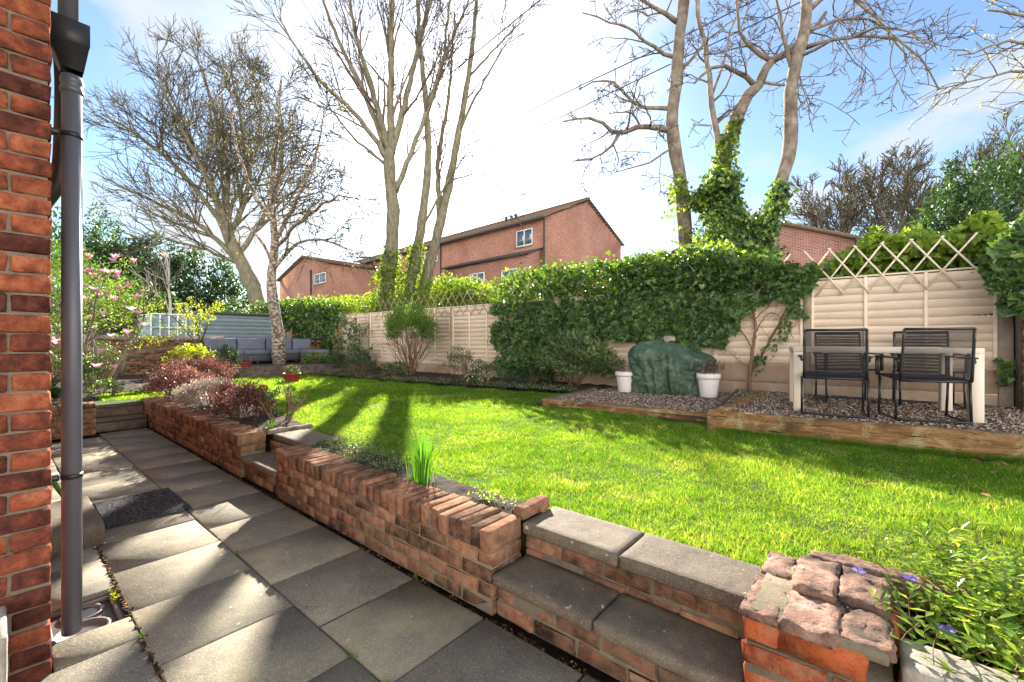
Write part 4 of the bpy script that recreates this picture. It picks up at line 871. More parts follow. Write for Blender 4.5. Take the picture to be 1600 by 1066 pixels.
# chairs: tube sled frame, cord seat and back
def make_chair():
    t = thing('garden_chair', 'x', 'chair'); w2 = .27
    q = MB()
    for s in (-1, 1):
        x = s*w2
        pts, _ = resample([(x, -.27, .42), (x*.97, -.34, .93)], (1, 1), .1); tube(q, pts, .013, 10)
        tube(q, [(x, -.27, .42), (x, .24, .44)], .013, 10)
    tube(q, [(-w2*.97, -.34, .93), (0, -.35, .925), (w2*.97, -.34, .93)], .013, 10); tube(q, [(-w2, .24, .44), (w2, .24, .44)], .013, 10); tube(q, [(-w2, -.25, .41), (w2, -.25, .41)], .013, 10)
    part('frame', q, MT['blackmetal'], t, local=True)
    for s in (-1, 1):
        q = MB(); x = s*(w2+.018); tube(q, [(x, -.20, .42), (x, -.22, .02)], .012, 10); part('leg', q, MT['blackmetal'], t, local=True)
        q = MB(); tube(q, [(x, .20, .42), (x, .24, .02)], .012, 10); part('leg', q, MT['blackmetal'], t, local=True)
        q = MB(); xo = s*(w2+.03); rough_box(q, (xo-.022, -.27, .635), (xo+.022, .26, .652), .05, .0, 1); box(q, (xo-.018, .235, .43), (xo+.018, .258, .634), .004); tube(q, [(x, -.28, .60), (xo, -.24, .636)], .012, 8); part('arm', q, MT['blackmetal'], t, local=True)
    q = MB(); pts, _ = resample([(-w2-.018, .24, .016), (-w2-.018, -.20, .016), (-w2+.03, -.235, .016), (w2-.03, -.235, .016), (w2+.018, -.20, .016), (w2+.018, .24, .016)], (1, 1), .06); tube(q, pts, .012, 8); part('runner', q, MT['blackmetal'], t, local=True)
    q = MB()
    for k in range(46):
        f = (k+.5)/46; z = .45+.47*f; y = -.275-.063*f; tube(q, [(-w2*.985, y, z), (0, y-.012, z+.0005), (w2*.985, y, z)], .0033, 5, cap=False)
    part('backrest', q, MT['strap'], t, local=True)
    q = MB()
    for k in range(46):
        f = (k+.5)/46; y = -.24+.47*f; z = .425+.018*f; tube(q, [(-w2, y, z), (0, y, z-.012), (w2, y, z)], .0036, 5, cap=False)
    part('seat', q, MT['strap'], t, local=True); return t
def cpos(px, v): r = (px-800)/F; D = v/(r*RT[1]+FW[1]); p = D*(r*RT+FW); return p
ch0 = make_chair()
specs = [(1301, 6.02, TA+R(-3), 'black cord garden chair, side nearer the lawn, beside white pot'), (1441, 6.22, TA+R(7), 'black cord garden chair nearest the lawn and fence end post'),
         (1322, 7.42, TA+R(180+10), 'black cord chair tucked behind table facing lawn, nearer the white pot'), (1448, 7.55, TA+R(180-3), 'black cord chair behind the table facing the lawn, nearer the brick pillar')]
for i, (px_, v, a, lb) in enumerate(specs):
    o = ch0 if i == 0 else copy_tree(ch0); p = cpos(px_, v); o.location = (p[0], p[1], .49); o.rotation_euler = (0, 0, a); o['label'] = lb; o['group'] = 'chairs round the garden table'
# covered barbecue: draped sheet
def barbecue():
    c = np.array([-2.70, 7.44]); ang = R(24); zb = .42
    t = thing('covered_barbecue', 'barbecue under a draped crumpled dark green tarpaulin cover', 'barbecue', (c[0], c[1], zb), ang)
    q = MB(); nth, nz_ = 260, 60; th = np.arange(nth)*2*np.pi/nth
    def rad(a, ax, ay, p=4.): return 1/((np.abs(np.cos(a))/ax)**p+(np.abs(np.sin(a))/ay)**p)**(1/p)
    rows = []
    fold = 1.1*(.5-np.abs(np.sin(th*4.5+.6)))+.8*(.5-np.abs(np.sin(th*8.5+1.9)))+.25*np.sin(th*19+.2)
    for i in range(nz_+1):
        f = i/nz_                                     # 0 bottom, 1 rim
        ax = .60+.10*f; ay = .33+.04*f; r = rad(th, ax, ay)+fold*.075*(1-f)**.7+.014*np.sin(th*23+f*4)
        top = .62+.045*np.cos(th-2.6)+.02*np.sin(th*3)
        z = top*f+.012*np.sin(th*9)*(1-f)
        rows.append(np.stack([r*np.cos(th), r*np.sin(th), z], 1))
    for k, (s, dz) in enumerate(((.97, .045), (.90, .085), (.75, .14), (.55, .20), (.35, .235), (.18, .25), (.04, .255))):
        r = rad(th, .70*s, .37*s, 3.5); top = .62+.045*np.cos(th-2.6)*s; dip = -.035*np.exp(-((np.cos(th)*s-.45)**2)*9)
        x = r*np.cos(th); y = r*np.sin(th); z = top+dz*(1-.55*np.clip(x, -1, 1))+dip+.012*np.sin(x*17+y*9)+.008*np.sin(y*31-x*12); rows.append(np.stack([x, y, z], 1))
    V = np.concatenate(rows); V[:, :2] *= (1-.05*np.clip(.25-np.abs(vnoise(V, 9, 31)), 0, .25)*4)[:, None]; V += np.stack([vnoise(V, 7, k) for k in range(3)], 1)*np.array([.018, .018, .012]) + np.stack([vnoise(V*np.array([1, 1, .35]), 13, k+4) for k in range(3)], 1)*.010
    m_ = len(rows); i = np.arange(m_-1)[:, None]*nth; j = np.arange(nth)[None]; j2 = (j+1) % nth
    q.add(V, np.stack([i+j, i+j2, i+nth+j2, i+nth+j], -1).reshape(-1, 4), .5); q.f.append(np.array([list(range((m_-1)*nth, m_*nth))]))
    part('tarpaulin', q, MT['tarp'], t, local=True, smooth=True)
    q = MB(); box(q, (-.45, -.22, .02), (.45, .22, .62), .02); part('barbecue_body', q, MT['blackmetal'], t, local=True)
    return c
bc = barbecue()
q = MB(); rough_box(q, (0, 0, 0), (.17, .12, .085), .02, .02, 9, 4); V = q.v[0]; p = G(1042, 533.6, 1.29) if False else np.array([-2.72, 7.44, 1.295]); q.v[0] = V+p-np.array([.08, .06, 0]); solo('stone_weight', q, MT['coping'], 'pale lump of stone weighing down the green tarpaulin', 'stone')
# pots
def pot(x, y, z, s, label, seed, mat='pot'):
    t = thing('plant_pot', label, 'plant pot', (x, y, z), group='white plant pots by the barbecue'); q = MB()
    lathe(q, [(0, 0), (.115*s, 0), (.12*s, .01), (.15*s, .26*s), (.15*s, .27*s), (.168*s, .272*s), (.172*s, .315*s), (.168*s, .32*s), (.170*s, .345*s), (.160*s, .35*s), (.150*s, .345*s), (.148*s, .30*s), (0, .30*s)], (x, y, z), 36); part('pot', q, MT[mat], t, smooth=False)
    P_ = PR(seg=.06, wob=.25, up=.06, nch=(4, 3, 0), ang=(35, 12), ratio=.6, maxd=1, rmin=.0025); out = []
    for k in range(8): a = rng.uniform(0, 6.3); grow(out, np.array([x+.06*math.cos(a), y+.06*math.sin(a), z+.29*s]), (math.cos(a)*.5, math.sin(a)*.5, 1), .26, .005, 0, P_)
    q = MB(); polylines(q, out, lim=(4, 4, 3)); part('stems', q, MT['stem'], t)
    tips = np.concatenate([p[len(p)//3:] for _, p, _ in out]); tips = tips[rng.integers(0, len(tips), 170)]+rng.normal(0, .015, (170, 3)); q = MB(); leaves(q, tips, rdir(170, .5), rdir(170, .6), .045, .028, a=rng.random(170)); part('foliage', q, MT['purple'] if seed else MT['dark'], t)
p = G(977, 612, .42); pot(p[0], p[1], .42, 1.0, 'white plastic plant pot between the evergreen shrub and the tarpaulin', 0)
p = G(1107, 620, .42); pot(p[0], p[1], .42, 1.05, 'white plastic plant pot between tarpaulin and the table bed sleeper', 1)
# red planter on the lawn and small pot on terrace
def planter(x, y, z, s, label, group=None):
    t = thing('flower_pot', label, 'flower pot', (x, y, z)); q = MB()
    lathe(q, [(0, 0), (.13*s, 0), (.135*s, .02), (.14*s, .04), (.15*s, .05), (.16*s, .14*s), (.175*s, .145*s), (.178*s, .175*s), (.165*s, .178*s), (.155*s, .15*s), (0, .15*s)], (x, y, z), 30); part('pot', q, MT['terra'], t)
    q = MB(); bush(q, (x, y, z+.17*s), (.15*s, .15*s, .14*s), 22, 14, .05*s, .03*s, csz=.3); part('foliage', q, MT['oliv'], t)
    q = MB(); n = 60; P = np.column_stack([x+rng.normal(0, .06, n), y+rng.normal(0, .06, n), z+.26*s+rng.random(n)*.09]); leaves(q, P, rdir(n, .4), rdir(n, .4), .025, .02); part('flowers', q, MT['purple'], t)
p = G(456, 596, LZ); planter(p[0], p[1], LZ, 1.1, 'red glazed pot of pink flowers standing on the lawn')
planter(-12.95, 4.35, .59, .8, 'small terracotta pot at the terrace corner beside the sofa')
# sofa (L shape)
t = thing('garden_sofa', 'grey cushioned corner sofa with dark wicker base against the back wall', 'sofa', (-14.7, 5.6, .58))
zb = .59
q = MB(); box(q, (-15.5, 4.05, zb+.08), (-14.75, 6.55, zb+.30), .02); box(q, (-15.6, 4.05, zb+.08), (-15.5, 7.2, zb+.62), .02); box(q, (-15.5, 3.93, zb+.08), (-14.75, 4.04, zb+.56), .02); part('base', q, MT['wick'], t)
q = MB(); box(q, (-15.5, 6.56, zb+.08), (-14.1, 7.25, zb+.30), .02); part('chaise', q, MT['wick'], t)
for k in range(3):
    y0 = 4.06+k*.835; q = MB(); rough_box(q, (-15.44, y0, zb+.302), (-14.72, y0+.82, zb+.43), .06, .008, 5, k); part('seat_cushion', q, MT['cush'], t, smooth=True)
    q = MB(); rough_box(q, (-15.49, y0+.01, zb+.432), (-15.30, y0+.81, zb+.80), .06, .012, 5, k+5); part('back_cushion', q, MT['cush'], t, smooth=True)
q = MB(); rough_box(q, (-15.44, 6.575, zb+.302), (-14.08, 7.24, zb+.42), .06, .008, 5, 11); part('seat_cushion', q, MT['cush'], t, smooth=True)
q = MB(); rough_box(q, (-15.49, 6.59, zb+.432), (-15.30, 7.2, zb+.78), .06, .01, 5, 12); part('back_cushion', q, MT['cush'], t, smooth=True)
for (x, y) in ((-14.8, 4.1), (-14.8, 5.3), (-14.8, 6.5), (-14.15, 6.65), (-14.15, 7.15)):
    q = MB(); box(q, (x-.025, y-.025, zb-.01), (x+.025, y+.025, zb+.08), .003); part('leg', q, MT['blackmetal'], t)
# cables overhead
def cable(label, pts):
    q = MB(); p, r = resample(pts, (.016, .016), 1.); tube(q, p, r, 5); solo('overhead_cable', q, MT['wire'], label, 'cable', 'overhead cables')
cable('upper overhead cable crossing behind the tall bare trees', [W(716, 236, 17), W(842, 166, 15), W(1037, 72, 12.5), W(1300, -60, 10)])
cable('lower overhead cable passing behind the big forked trees', [W(716, 252, 17), W(862, 190, 15.5), W(965, 140, 14), W(1300, -20, 11)])
cable('thin cable slanting up past the tree tops near the sun', [W(700, 118, 14), W(788, 46, 13), W(905, -50, 12)])
# ================================================================== PLANTS
IVN = lambda P: np.column_stack([np.full(len(P), 0.), np.full(len(P), -1.), np.full(len(P), .45)])
def ivy_sheet(poly_px, y, n, depth, size, above=FT, fuzz=6, lump=2.2, seed=0, back=.35, a0=.0):
    poly = np.array(poly_px, float); lo, hi = poly.min(0)-fuzz, poly.max(0)+fuzz; P = rng.uniform(lo, hi, (int(n*2.6), 2))
    Wd = np.array([FY(a, b, y) for a, b in P]); X3 = np.column_stack([Wd[:, 0], np.zeros(len(P)), Wd[:, 1]])
    j = np.stack([vnoise(X3, 3.5, seed), vnoise(X3, 3.5, seed+5)], 1)*fuzz*2.0 + rng.normal(0, fuzz*.22, (len(P), 2)); k = inpoly(P+j, poly); X3 = X3[k][:n]
    # holes
    h = vnoise(X3, 5., seed+9)+.5*vnoise(X3, 13., seed+3); keep = h > -.42; X3 = X3[keep]
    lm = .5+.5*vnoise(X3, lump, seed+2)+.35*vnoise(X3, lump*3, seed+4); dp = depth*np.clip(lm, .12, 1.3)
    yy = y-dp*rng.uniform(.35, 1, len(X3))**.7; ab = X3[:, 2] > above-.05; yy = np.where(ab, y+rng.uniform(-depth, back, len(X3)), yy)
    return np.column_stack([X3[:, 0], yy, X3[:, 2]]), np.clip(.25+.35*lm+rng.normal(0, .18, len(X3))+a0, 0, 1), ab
def ivy_mesh(q, P, a, ab, size, shape='ivy'):
    n = len(P); D = rdir(n, -.35, k=.9)*np.array([1, .5, 1]); Nn = np.column_stack([rng.normal(0, .45, n), -1+rng.normal(0, .3, n), .55+rng.normal(0, .4, n)])
    Nn[ab] = rdir(int(ab.sum()), .8); sz_ = size*np.clip(rng.lognormal(-.05, .32, n), .4, 2.); leaves(q, P, D, Nn, sz_, sz_*.95, shape, a=a)
def climber(label, name, cat, polys, mats=('ivy',), stems=None, group=None):
    t = None
    q = MB()
    for (pl, y, n, dp, sz_, kw) in polys:
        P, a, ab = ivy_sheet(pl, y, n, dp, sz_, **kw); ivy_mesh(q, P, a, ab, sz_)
    c = np.concatenate(q.v).mean(0); t = thing(name, label, cat, (c[0], c[1], .36), group=group); part('foliage', q, MT[mats[0]], t)
    if stems: part('stems', stems, MT['stem'], t)
    return t
st = MB(); out = []
for (pts, r) in (([(1171, 612), (1172, 575), (1180, 520), (1178, 470), (1190, 430)], .03), ([(1173, 580), (1190, 555), (1215, 510), (1235, 470), (1250, 430)], .02), ([(1176, 545), (1160, 520), (1150, 500), (1160, 470)], .012),
                 ([(1180, 520), (1200, 490), (1225, 500), (1240, 530)], .009), ([(1178, 500), (1205, 470), (1200, 430)], .01), ([(1173, 575), (1150, 560), (1135, 545)], .006), ([(1190, 555), (1215, 535), (1245, 505), (1262, 480)], .006)):
    p3 = []
    for k, (a, b_) in enumerate(pts): x, z = FY(a, b_, 8.08); p3.append((x, 8.10-.03*rng.random(), z))
    p3, rr = resample(p3, (r, r*.45), .05, .006); tube(st, p3, rr, 7)
    d = np.gradient(p3, axis=0); d /= np.linalg.norm(d, axis=1)[:, None]; kids(out, p3, d, rr, .5, 0, PR(seg=.06, wob=.3, up=.03, nch=(5, 2, 0), maxd=2, ang=(50, 20), rmin=.0025), count=6)
for o_ in out: o_[1][:, 1] = np.clip(o_[1][:, 1], 7.95, 8.13)
polylines(st, out, lim=(5, 4, 4, 3))
climber('huge dark ivy spilling over the fence behind the green tarpaulin', 'ivy', 'ivy', [
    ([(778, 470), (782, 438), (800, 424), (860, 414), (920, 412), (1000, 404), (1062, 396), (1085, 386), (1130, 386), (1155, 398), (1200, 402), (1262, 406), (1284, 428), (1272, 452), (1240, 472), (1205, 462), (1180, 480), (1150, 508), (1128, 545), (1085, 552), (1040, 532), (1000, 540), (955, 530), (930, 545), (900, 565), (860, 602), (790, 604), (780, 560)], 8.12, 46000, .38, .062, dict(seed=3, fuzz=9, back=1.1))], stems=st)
# brighter new growth on top, and leaf sprigs on the climbing stems
climber('fresh yellow green ivy tips along the top of the big ivy', 'ivy_tips', 'ivy', [([(782, 446), (800, 427), (860, 413), (920, 408), (1000, 399), (1062, 384), (1090, 376), (1130, 378), (1158, 392), (1200, 408), (1130, 402), (1060, 406), (1000, 414), (920, 422), (830, 428), (796, 450)], 8.25, 5200, .3, .058, dict(seed=8, back=1.1, fuzz=6))], mats=('ivy_l',))
climber('small leafy sprigs climbing the stems right of the tarpaulin', 'ivy_sprigs', 'ivy', [([(1180, 590), (1176, 560), (1206, 530), (1222, 500), (1240, 470), (1258, 480), (1236, 520), (1212, 552), (1190, 578)], 8.08, 330, .05, .045, dict(seed=5, fuzz=3)), ([(1228, 478), (1262, 490), (1258, 500), (1226, 486)], 8.1, 60, .05, .05, dict(seed=6, fuzz=2))])
climber('dark ivy draped over the fence beside the birch trunk', 'ivy', 'ivy', [([(392, 486), (420, 478), (470, 470), (515, 474), (530, 488), (527, 560), (512, 578), (498, 560), (484, 545), (478, 520), (474, 560), (468, 560), (462, 520), (446, 512), (440, 520), (425, 520), (405, 505)], 8.02, 15000, .34, .085, dict(seed=12))])
climber('loose climber over the fence left of the rounded shrub', 'climbing_shrub', 'climber', [([(545, 500), (570, 490), (580, 520), (582, 560), (590, 590), (510, 592), (500, 560), (540, 540)], 8.0, 3600, .6, .055, dict(seed=15, fuzz=9))], mats=('oliv',))
# hedge and vines just beyond the fence
def hedge(name, label, cat, poly, y, n, size, mat, back, seed, shape='leaf'):
    P, a, ab = ivy_sheet(poly, y, n, .25, size, above=0, fuzz=8, seed=seed, back=back, lump=1.6); q = MB(); m = len(P)
    leaves(q, P, rdir(m, .5), rdir(m, .8), size*rng.uniform(.6, 1.3, m), size*.7, shape, a=a); t = thing(name, label, cat, (P[:, 0].mean(), y, .3)); part('foliage', q, MT[mat], t)
    o2 = []
    for k in range(26): i = rng.integers(0, m); grow(o2, np.array([P[i, 0], P[i, 1], max(.4, P[i, 2]-1.3)]), (rng.normal(0, .2), 0, 1), 1.45, .012, 0, PR(seg=.2, wob=.15, up=.03, nch=(3, 2, 0), maxd=1, rmin=.004))
    for o_ in o2: o_[1][:, 1] = np.maximum(o_[1][:, 1], y-.15)
    q = MB(); polylines(q, o2, lim=(5, 4, 3)); part('stems', q, MT['stem'], t)
hedge('hedge', 'sunlit yellow green hedge showing above the long trellis', 'hedge', [(500, 520), (500, 474), (520, 466), (560, 466), (600, 468), (640, 460), (670, 440), (700, 434), (730, 448), (790, 456), (800, 520), (700, 520), (560, 520)], 8.75, 42000, .105, 'hedge', 2.0, 21)
hedge('hedge', 'sunlit hedge top above the draped ivy by the birch', 'hedge', [(395, 500), (396, 480), (430, 474), (470, 470), (520, 466), (520, 500)], 8.7, 9000, .10, 'hedge', 1.2, 22)
hedge('vine', 'bright green vine mass behind the right fence trellis', 'vine', [(1288, 420), (1300, 405), (1330, 395), (1352, 380), (1365, 360), (1385, 368), (1420, 372), (1470, 362), (1510, 350), (1540, 340), (1562, 345), (1580, 370), (1575, 450), (1440, 450), (1300, 452)], 8.5, 6000, .11, 'vine', .5, 25, 'ivy')
climber('vine leaves tumbling over the brick pillar and fence end', 'vine', 'vine', [([(1535, 420), (1555, 380), (1580, 345), (1625, 330), (1640, 480), (1612, 500), (1590, 478), (1566, 485), (1548, 455)], 7.66, 2900, .28, .075, dict(seed=31, above=9)), ([(1556, 560), (1575, 560), (1576, 600), (1560, 606)], 8.05, 90, .1, .05, dict(seed=32, fuzz=3))], mats=('ivy',))
q = MB(); out = []
for k in range(16): grow(out, np.array([rng.uniform(1.36, 1.72), 7.66, rng.uniform(2.6, 2.8)]), (rng.normal(0, .25), -.05, -1), rng.uniform(.5, 1.0), .009, 0, PR(seg=.08, wob=.16, up=-.02, nch=(2, 0), maxd=1, rmin=.003))
polylines(q, out, lim=(5, 4)); solo('hanging_stems', q, MT['twig_w'], 'tangle of pale woody stems hanging down the brick pillar', 'vine')
# shrubs in the fence border
def shrub(name, label, cat, x, y, z, rad, nclump, per, L, Wd, mat, shape='leaf', zc=None, stemn=9, stemh=None, csz=.22, shell=.6, up=.4, stemmat='stem', group=None, lean=.35):
    t = thing(name, label, cat, (x, y, z), group=group); zc = z+rad[2]*.9 if zc is None else zc
    q = MB(); bush(q, (x, y, zc), rad, nclump, per, L, Wd, shape, csz, shell, up); V = q.v[0]; V[:, 2] = np.maximum(V[:, 2], z+.01); part('foliage', q, MT[mat], t)
    o2 = []; P_ = PR(seg=.12, wob=.12, up=.02, nch=(5, 3, 0), maxd=2, ang=(35, 12), rmin=.003, ratio=.5)
    for k in range(stemn): a = rng.uniform(0, 6.3); grow(o2, np.array([x+.08*math.cos(a), y+.08*math.sin(a), z-.02]), (math.cos(a)*lean, math.sin(a)*lean, 1), (stemh or rad[2]*1.5), .012, 0, P_)
    q = MB(); polylines(q, o2, lim=(6, 4, 3)); part('stems', q, MT[stemmat], t); return t
def onl(px, py): p = G(px, py, LZ); return p[0], p[1]
shrub('shrub', 'rounded fresh green shrub with bare brown stems beside the fence', 'shrub', -9.75, 7.3, LZ, (.85, .60, .66), 190, 60, .06, .028, 'shrub', zc=1.60, stemn=34, stemh=1.25, csz=.26, shell=.45, lean=.25)
x, y = onl(880, 606); shrub('shrub', 'dense evergreen shrub with long leaves left of the white pot', 'shrub', x+.1, y+.28, LZ, (.76, .50, .56), 170, 50, .11, .028, 'evsh', 'long', csz=.22, up=.9, zc=LZ+.50)
x, y = onl(752, 605); shrub('flowering_shrub', 'low shrub dotted with small white flowers in the fence border', 'shrub', x, y+.15, LZ, (.42, .34, .30), 60, 26, .05, .022, 'oliv')
fl = MB(); n = 46; P = np.column_stack([x+rng.normal(-.1, .16, n), y+.0+rng.normal(0, .14, n), LZ+rng.uniform(.12, .5, n)])
for k in range(n):
    m_ = 5; a = np.arange(m_)*2*np.pi/m_; leaves(fl, np.repeat(P[k:k+1], m_, 0), np.column_stack([np.cos(a), np.full(m_, -.2), np.sin(a)]), np.tile([0, -1., .2], (m_, 1)), .02, .017)
solo('white_flowers', fl, MT['white'], 'scatter of tiny white blossoms in the fence border', kind='stuff')
for (px_, py_, r3, lb, mt_) in ((545, 590, (.42, .4, .34), 'low dark green border shrub beneath the climbing plant', 'dark'), (600, 592, (.35, .3, .22), 'grey green clump in the border left of the rounded shrub', 'oliv'), (705, 596, (.5, .35, .42), 'twiggy brown green shrub right of the rounded shrub', 'oliv'),
                          (770, 590, (.3, .25, .5), 'thin upright plant at the edge of the large ivy', 'oliv'), (478, 580, (.5, .4, .34), 'low bush at the terrace end below the draped ivy', 'shrub'), (815, 604, (.3, .25, .22), 'small dark plant at the foot of the large ivy', 'dark'), (510, 582, (.4, .35, .3), 'bushy dark plant at the far corner of the lawn', 'dark')):
    x, y = onl(px_, py_); shrub('border_plant', lb, 'plant', x, y+.3, LZ, r3, 46, 28, .05, .024, mt_, group='plants in the fence border')
# grassy clumps and low border cover
q = MB(); n = 5000; X = rng.uniform(-12.2, -4.1, n); P = np.column_stack([X, np.interp(-X, [3.9, 4.9, 6.5, 9, 12.5], [6.85, 6.65, 6.35, 6.0, 5.85])+np.abs(rng.normal(0, .35, n)), np.full(n, LZ+.02)]); k = vnoise(P, 2.5, 3) > -.05; P = P[k]; n = len(P)
leaves(q, P, rdir(n, .8), rdir(n, .5), rng.uniform(.04, .11, n), rng.uniform(.012, .03, n), 'leaf'); solo('ground_cover', q, MT['oliv'], 'mixed low green plants along the edge of the fence border', kind='stuff')
# red, silver and purple shrubs on the wall bed
def hebe(label, x, y, r3, mat, z=LZ, n=150, per=46, L=.040): return shrub('low_shrub', label, 'shrub', x, y, z, r3, n, per, L, .019, mat, 'leaf', zc=z+r3[2]*.55, csz=.26, shell=.5, up=.8, stemn=9, lean=.9, stemh=r3[2]*1.1, group='colourful low shrubs above the path wall')
hebe('spiky dark red and purple shrub nearest the narrow stone steps', -6.0, 1.98, (.56, .34, .27), 'purple', n=120); hebe('silver mauve low shrub between two dark red shrubs', -7.2, 1.96, (.60, .34, .27), 'silver', L=.03)
hebe('spreading reddish shrub at the far end of the path wall', -8.8, 2.0, (.75, .42, .34), 'purple'); hebe('rounded pink-brown shrub in front of the lime green bush', -11.7, 3.0, (.72, .6, .40), 'purple')
shrub('low_shrub', 'small leafy dark sprig overhanging the lawn beside the red shrub', 'shrub', -5.3, 2.15, LZ, (.26, .2, .26), 26, 20, .035, .02, 'dark', csz=.2, zc=LZ+.22)
shrub('dark_bush', 'dark bush beside the terrace corner at the lawn end', 'shrub', -12.4, 3.7, LZ, (.35, .3, .45), 60, 34, .05, .03, 'dark')
shrub('lime_bush', 'bright lime green bush in front of the old back wall', 'shrub', -13.9, 3.35, LZ, (.5, .45, .34), 60, 30, .07, .05, 'limey', zc=.85)
# chives
def tuft(label, x, y, n, h, mat='chive', sp=.05, name='grass_tuft', cat='plant', z=LZ, w_=.006):
    q = MB()
    for k in range(n):
        a, r = rng.uniform(0, 6.3), abs(rng.normal(0, sp)); d = np.array([math.cos(a), math.sin(a), 0])*rng.uniform(.02, .30); H = h*rng.uniform(.55, 1.1)
        p = np.array([x, y, z])+np.array([math.cos(a), math.sin(a), 0])*r; s_ = np.array([-math.sin(a+rng.normal(0, .8)), math.cos(a), 0])*w_/2
        V = []
        for f in (0, .35, .7, 1.): c = p+d*f*f*H+np.array([0, 0, H*f*(1-.12*f)]); wf = (1-f**3)*.95+.05; V += [c-s_*wf, c+s_*wf]
        q.add(V, [(0, 1, 3, 2), (2, 3, 5, 4), (4, 5, 7, 6)])
    return solo(name, q, MT[mat], label, cat)
p = G(660, 752, LZ+.02); tuft('tall upright clump of green narrow leaves behind the wall coping', p[0], p[1], 120, .44, sp=.055, w_=.0075)
p = G(425, 668, LZ+.02); tuft('small fresh green leaf tuft on the lawn edge beside the narrow steps', p[0], p[1], 30, .13, sp=.05)
# low cover on the wall bed
q = MB(); n = 2600; P = np.column_stack([rng.uniform(-3.85, -2.65, n), rng.uniform(1.74, 2.12, n), LZ+.01+rng.uniform(0, .045, n)]); P = P[vnoise(P, 5, 2)+.6*vnoise(P, 14, 1) > -.12]; n = len(P); leaves(q, P, rdir(n, .5), rdir(n, .9), rng.uniform(.014, .03, n), .013); 
solo('ground_cover', q, MT['oliv'], 'creeping grey green plant behind the wall coping', kind='stuff')
q = MB(); n = 150; P = np.column_stack([rng.normal(-1.72, .08, n), rng.normal(1.86, .03, n), LZ+.01+rng.uniform(0, .06, n)]); leaves(q, P, rdir(n, .6), rdir(n, .9), .022, .014, a=rng.uniform(.3, 1, n)); solo('seedling', q, MT['shrub'], 'tiny seedlings in the soil behind the wall coping', kind='stuff')
# periwinkle
q = MB(); st = MB(); out = []; t = thing('periwinkle', 'trailing glossy green periwinkle patch with violet flowers in the near corner', 'plant', (.9, 2.0, LZ))
P_ = PR(seg=.05, wob=.22, up=-.045, nch=(4, 2, 0), maxd=1, ang=(40, 15), rmin=.0015, ratio=.6)
for k in range(1000):
    b0 = np.array([rng.uniform(.16, 3.1), rng.uniform(1.72, 2.26), LZ+rng.uniform(.02, .10)]); grow(out, b0, (rng.normal(-.25, .6), rng.normal(-.25, .5), rng.uniform(.35, .9)), rng.uniform(.13, .25), .002, 0, P_)
for _, p, _ in out: p[:, 2] = np.maximum(p[:, 2], np.where(p[:, 1] > 1.70, LZ+.02, .02))
polylines(st, out, lim=(4, 3)); part('stems', st, MT['stem'], t)
LP, LD = [], []
for _, p, _ in out:
    d = np.gradient(p, axis=0)
    for i in range(1, len(p)):
        for s in (-1, 1): LP.append(p[i]); sd = np.cross(d[i], [0, 0, 1.]); LD.append(sd/(np.linalg.norm(sd)+1e-9)*s+d[i]*8+rng.normal(0, .25, 3)+[0, 0, .15])
LP, LD = np.array(LP), np.array(LD); n = len(LP); leaves(q, LP, LD, rdir(n, 1.6, k=.5), rng.uniform(.028, .055, n), rng.uniform(.014, .025, n)); part('foliage', q, MT['vinca'], t)
for (fx_, fy_, fz) in [tuple(G(px_, py_, z_)) for px_, py_, z_ in ((1342, 893, .50), (1422, 905, .50), (1545, 920, .48), (1567, 918, .49), (1543, 962, .46), (1382, 1010, .44), (1480, 985, .45))]:
    f_ = MB(); a = np.arange(5)*2*np.pi/5; leaves(f_, np.repeat([[fx_, fy_, fz]], 5, 0), np.column_stack([np.cos(a), np.sin(a)*.7, np.full(5, .25)]), np.tile([.2, -.6, 1.], (5, 1)), .023, .020); part('flower', f_, MT['violet'], t)
# fallen leaves on the lawn
q = MB(); pts = [G(a, b_, LZ+.025) for a, b_ in ((1500, 712), (1512, 716), (1522, 722), (1538, 716), (1556, 736), (1520, 742), (1575, 728), (1390, 690), (1300, 700), (1478, 705), (1532, 770), (1340, 655), (1290, 652))]; n = len(pts); leaves(q, np.array(pts), rdir(n, 0)*np.array([1, 1, .2]), rdir(n, 1.5, k=.4), rng.uniform(.05, .09, n), .05); solo('fallen_leaves', q, MT['litter'], 'scattered dry brown leaves on the grass below the sleeper', kind='stuff')
q = MB(); n = 130; P = np.column_stack([rng.uniform(-8, .8, n), rng.uniform(-.6, 1.48, n), np.full(n, .008)]); leaves(q, P, rdir(n)*np.array([1, 1, .15]), rdir(n, 2, k=.4), rng.uniform(.006, .022, n), .009); solo('leaf_litter', q, MT['litter'], 'tiny dry leaf fragments scattered over the paving', kind='stuff')
q = MB(); n = 110; k = rng.integers(0, 5, n); cx_ = np.array([-1.41, -1.66, -2.48, -3.0, -1.95]); P = np.column_stack([cx_[k]+rng.normal(0, .015, n), np.array([.95, .95, .42, .95, 1.49])[k]+rng.normal(0, .006, n), np.full(n, .002)]); leaves(q, P, rdir(n, 1., k=.7), rdir(n), rng.uniform(.01, .032, n), .005, 'blade'); solo('joint_weeds', q, MT['chive'], 'tiny weeds sprouting in the paving joints', kind='stuff')
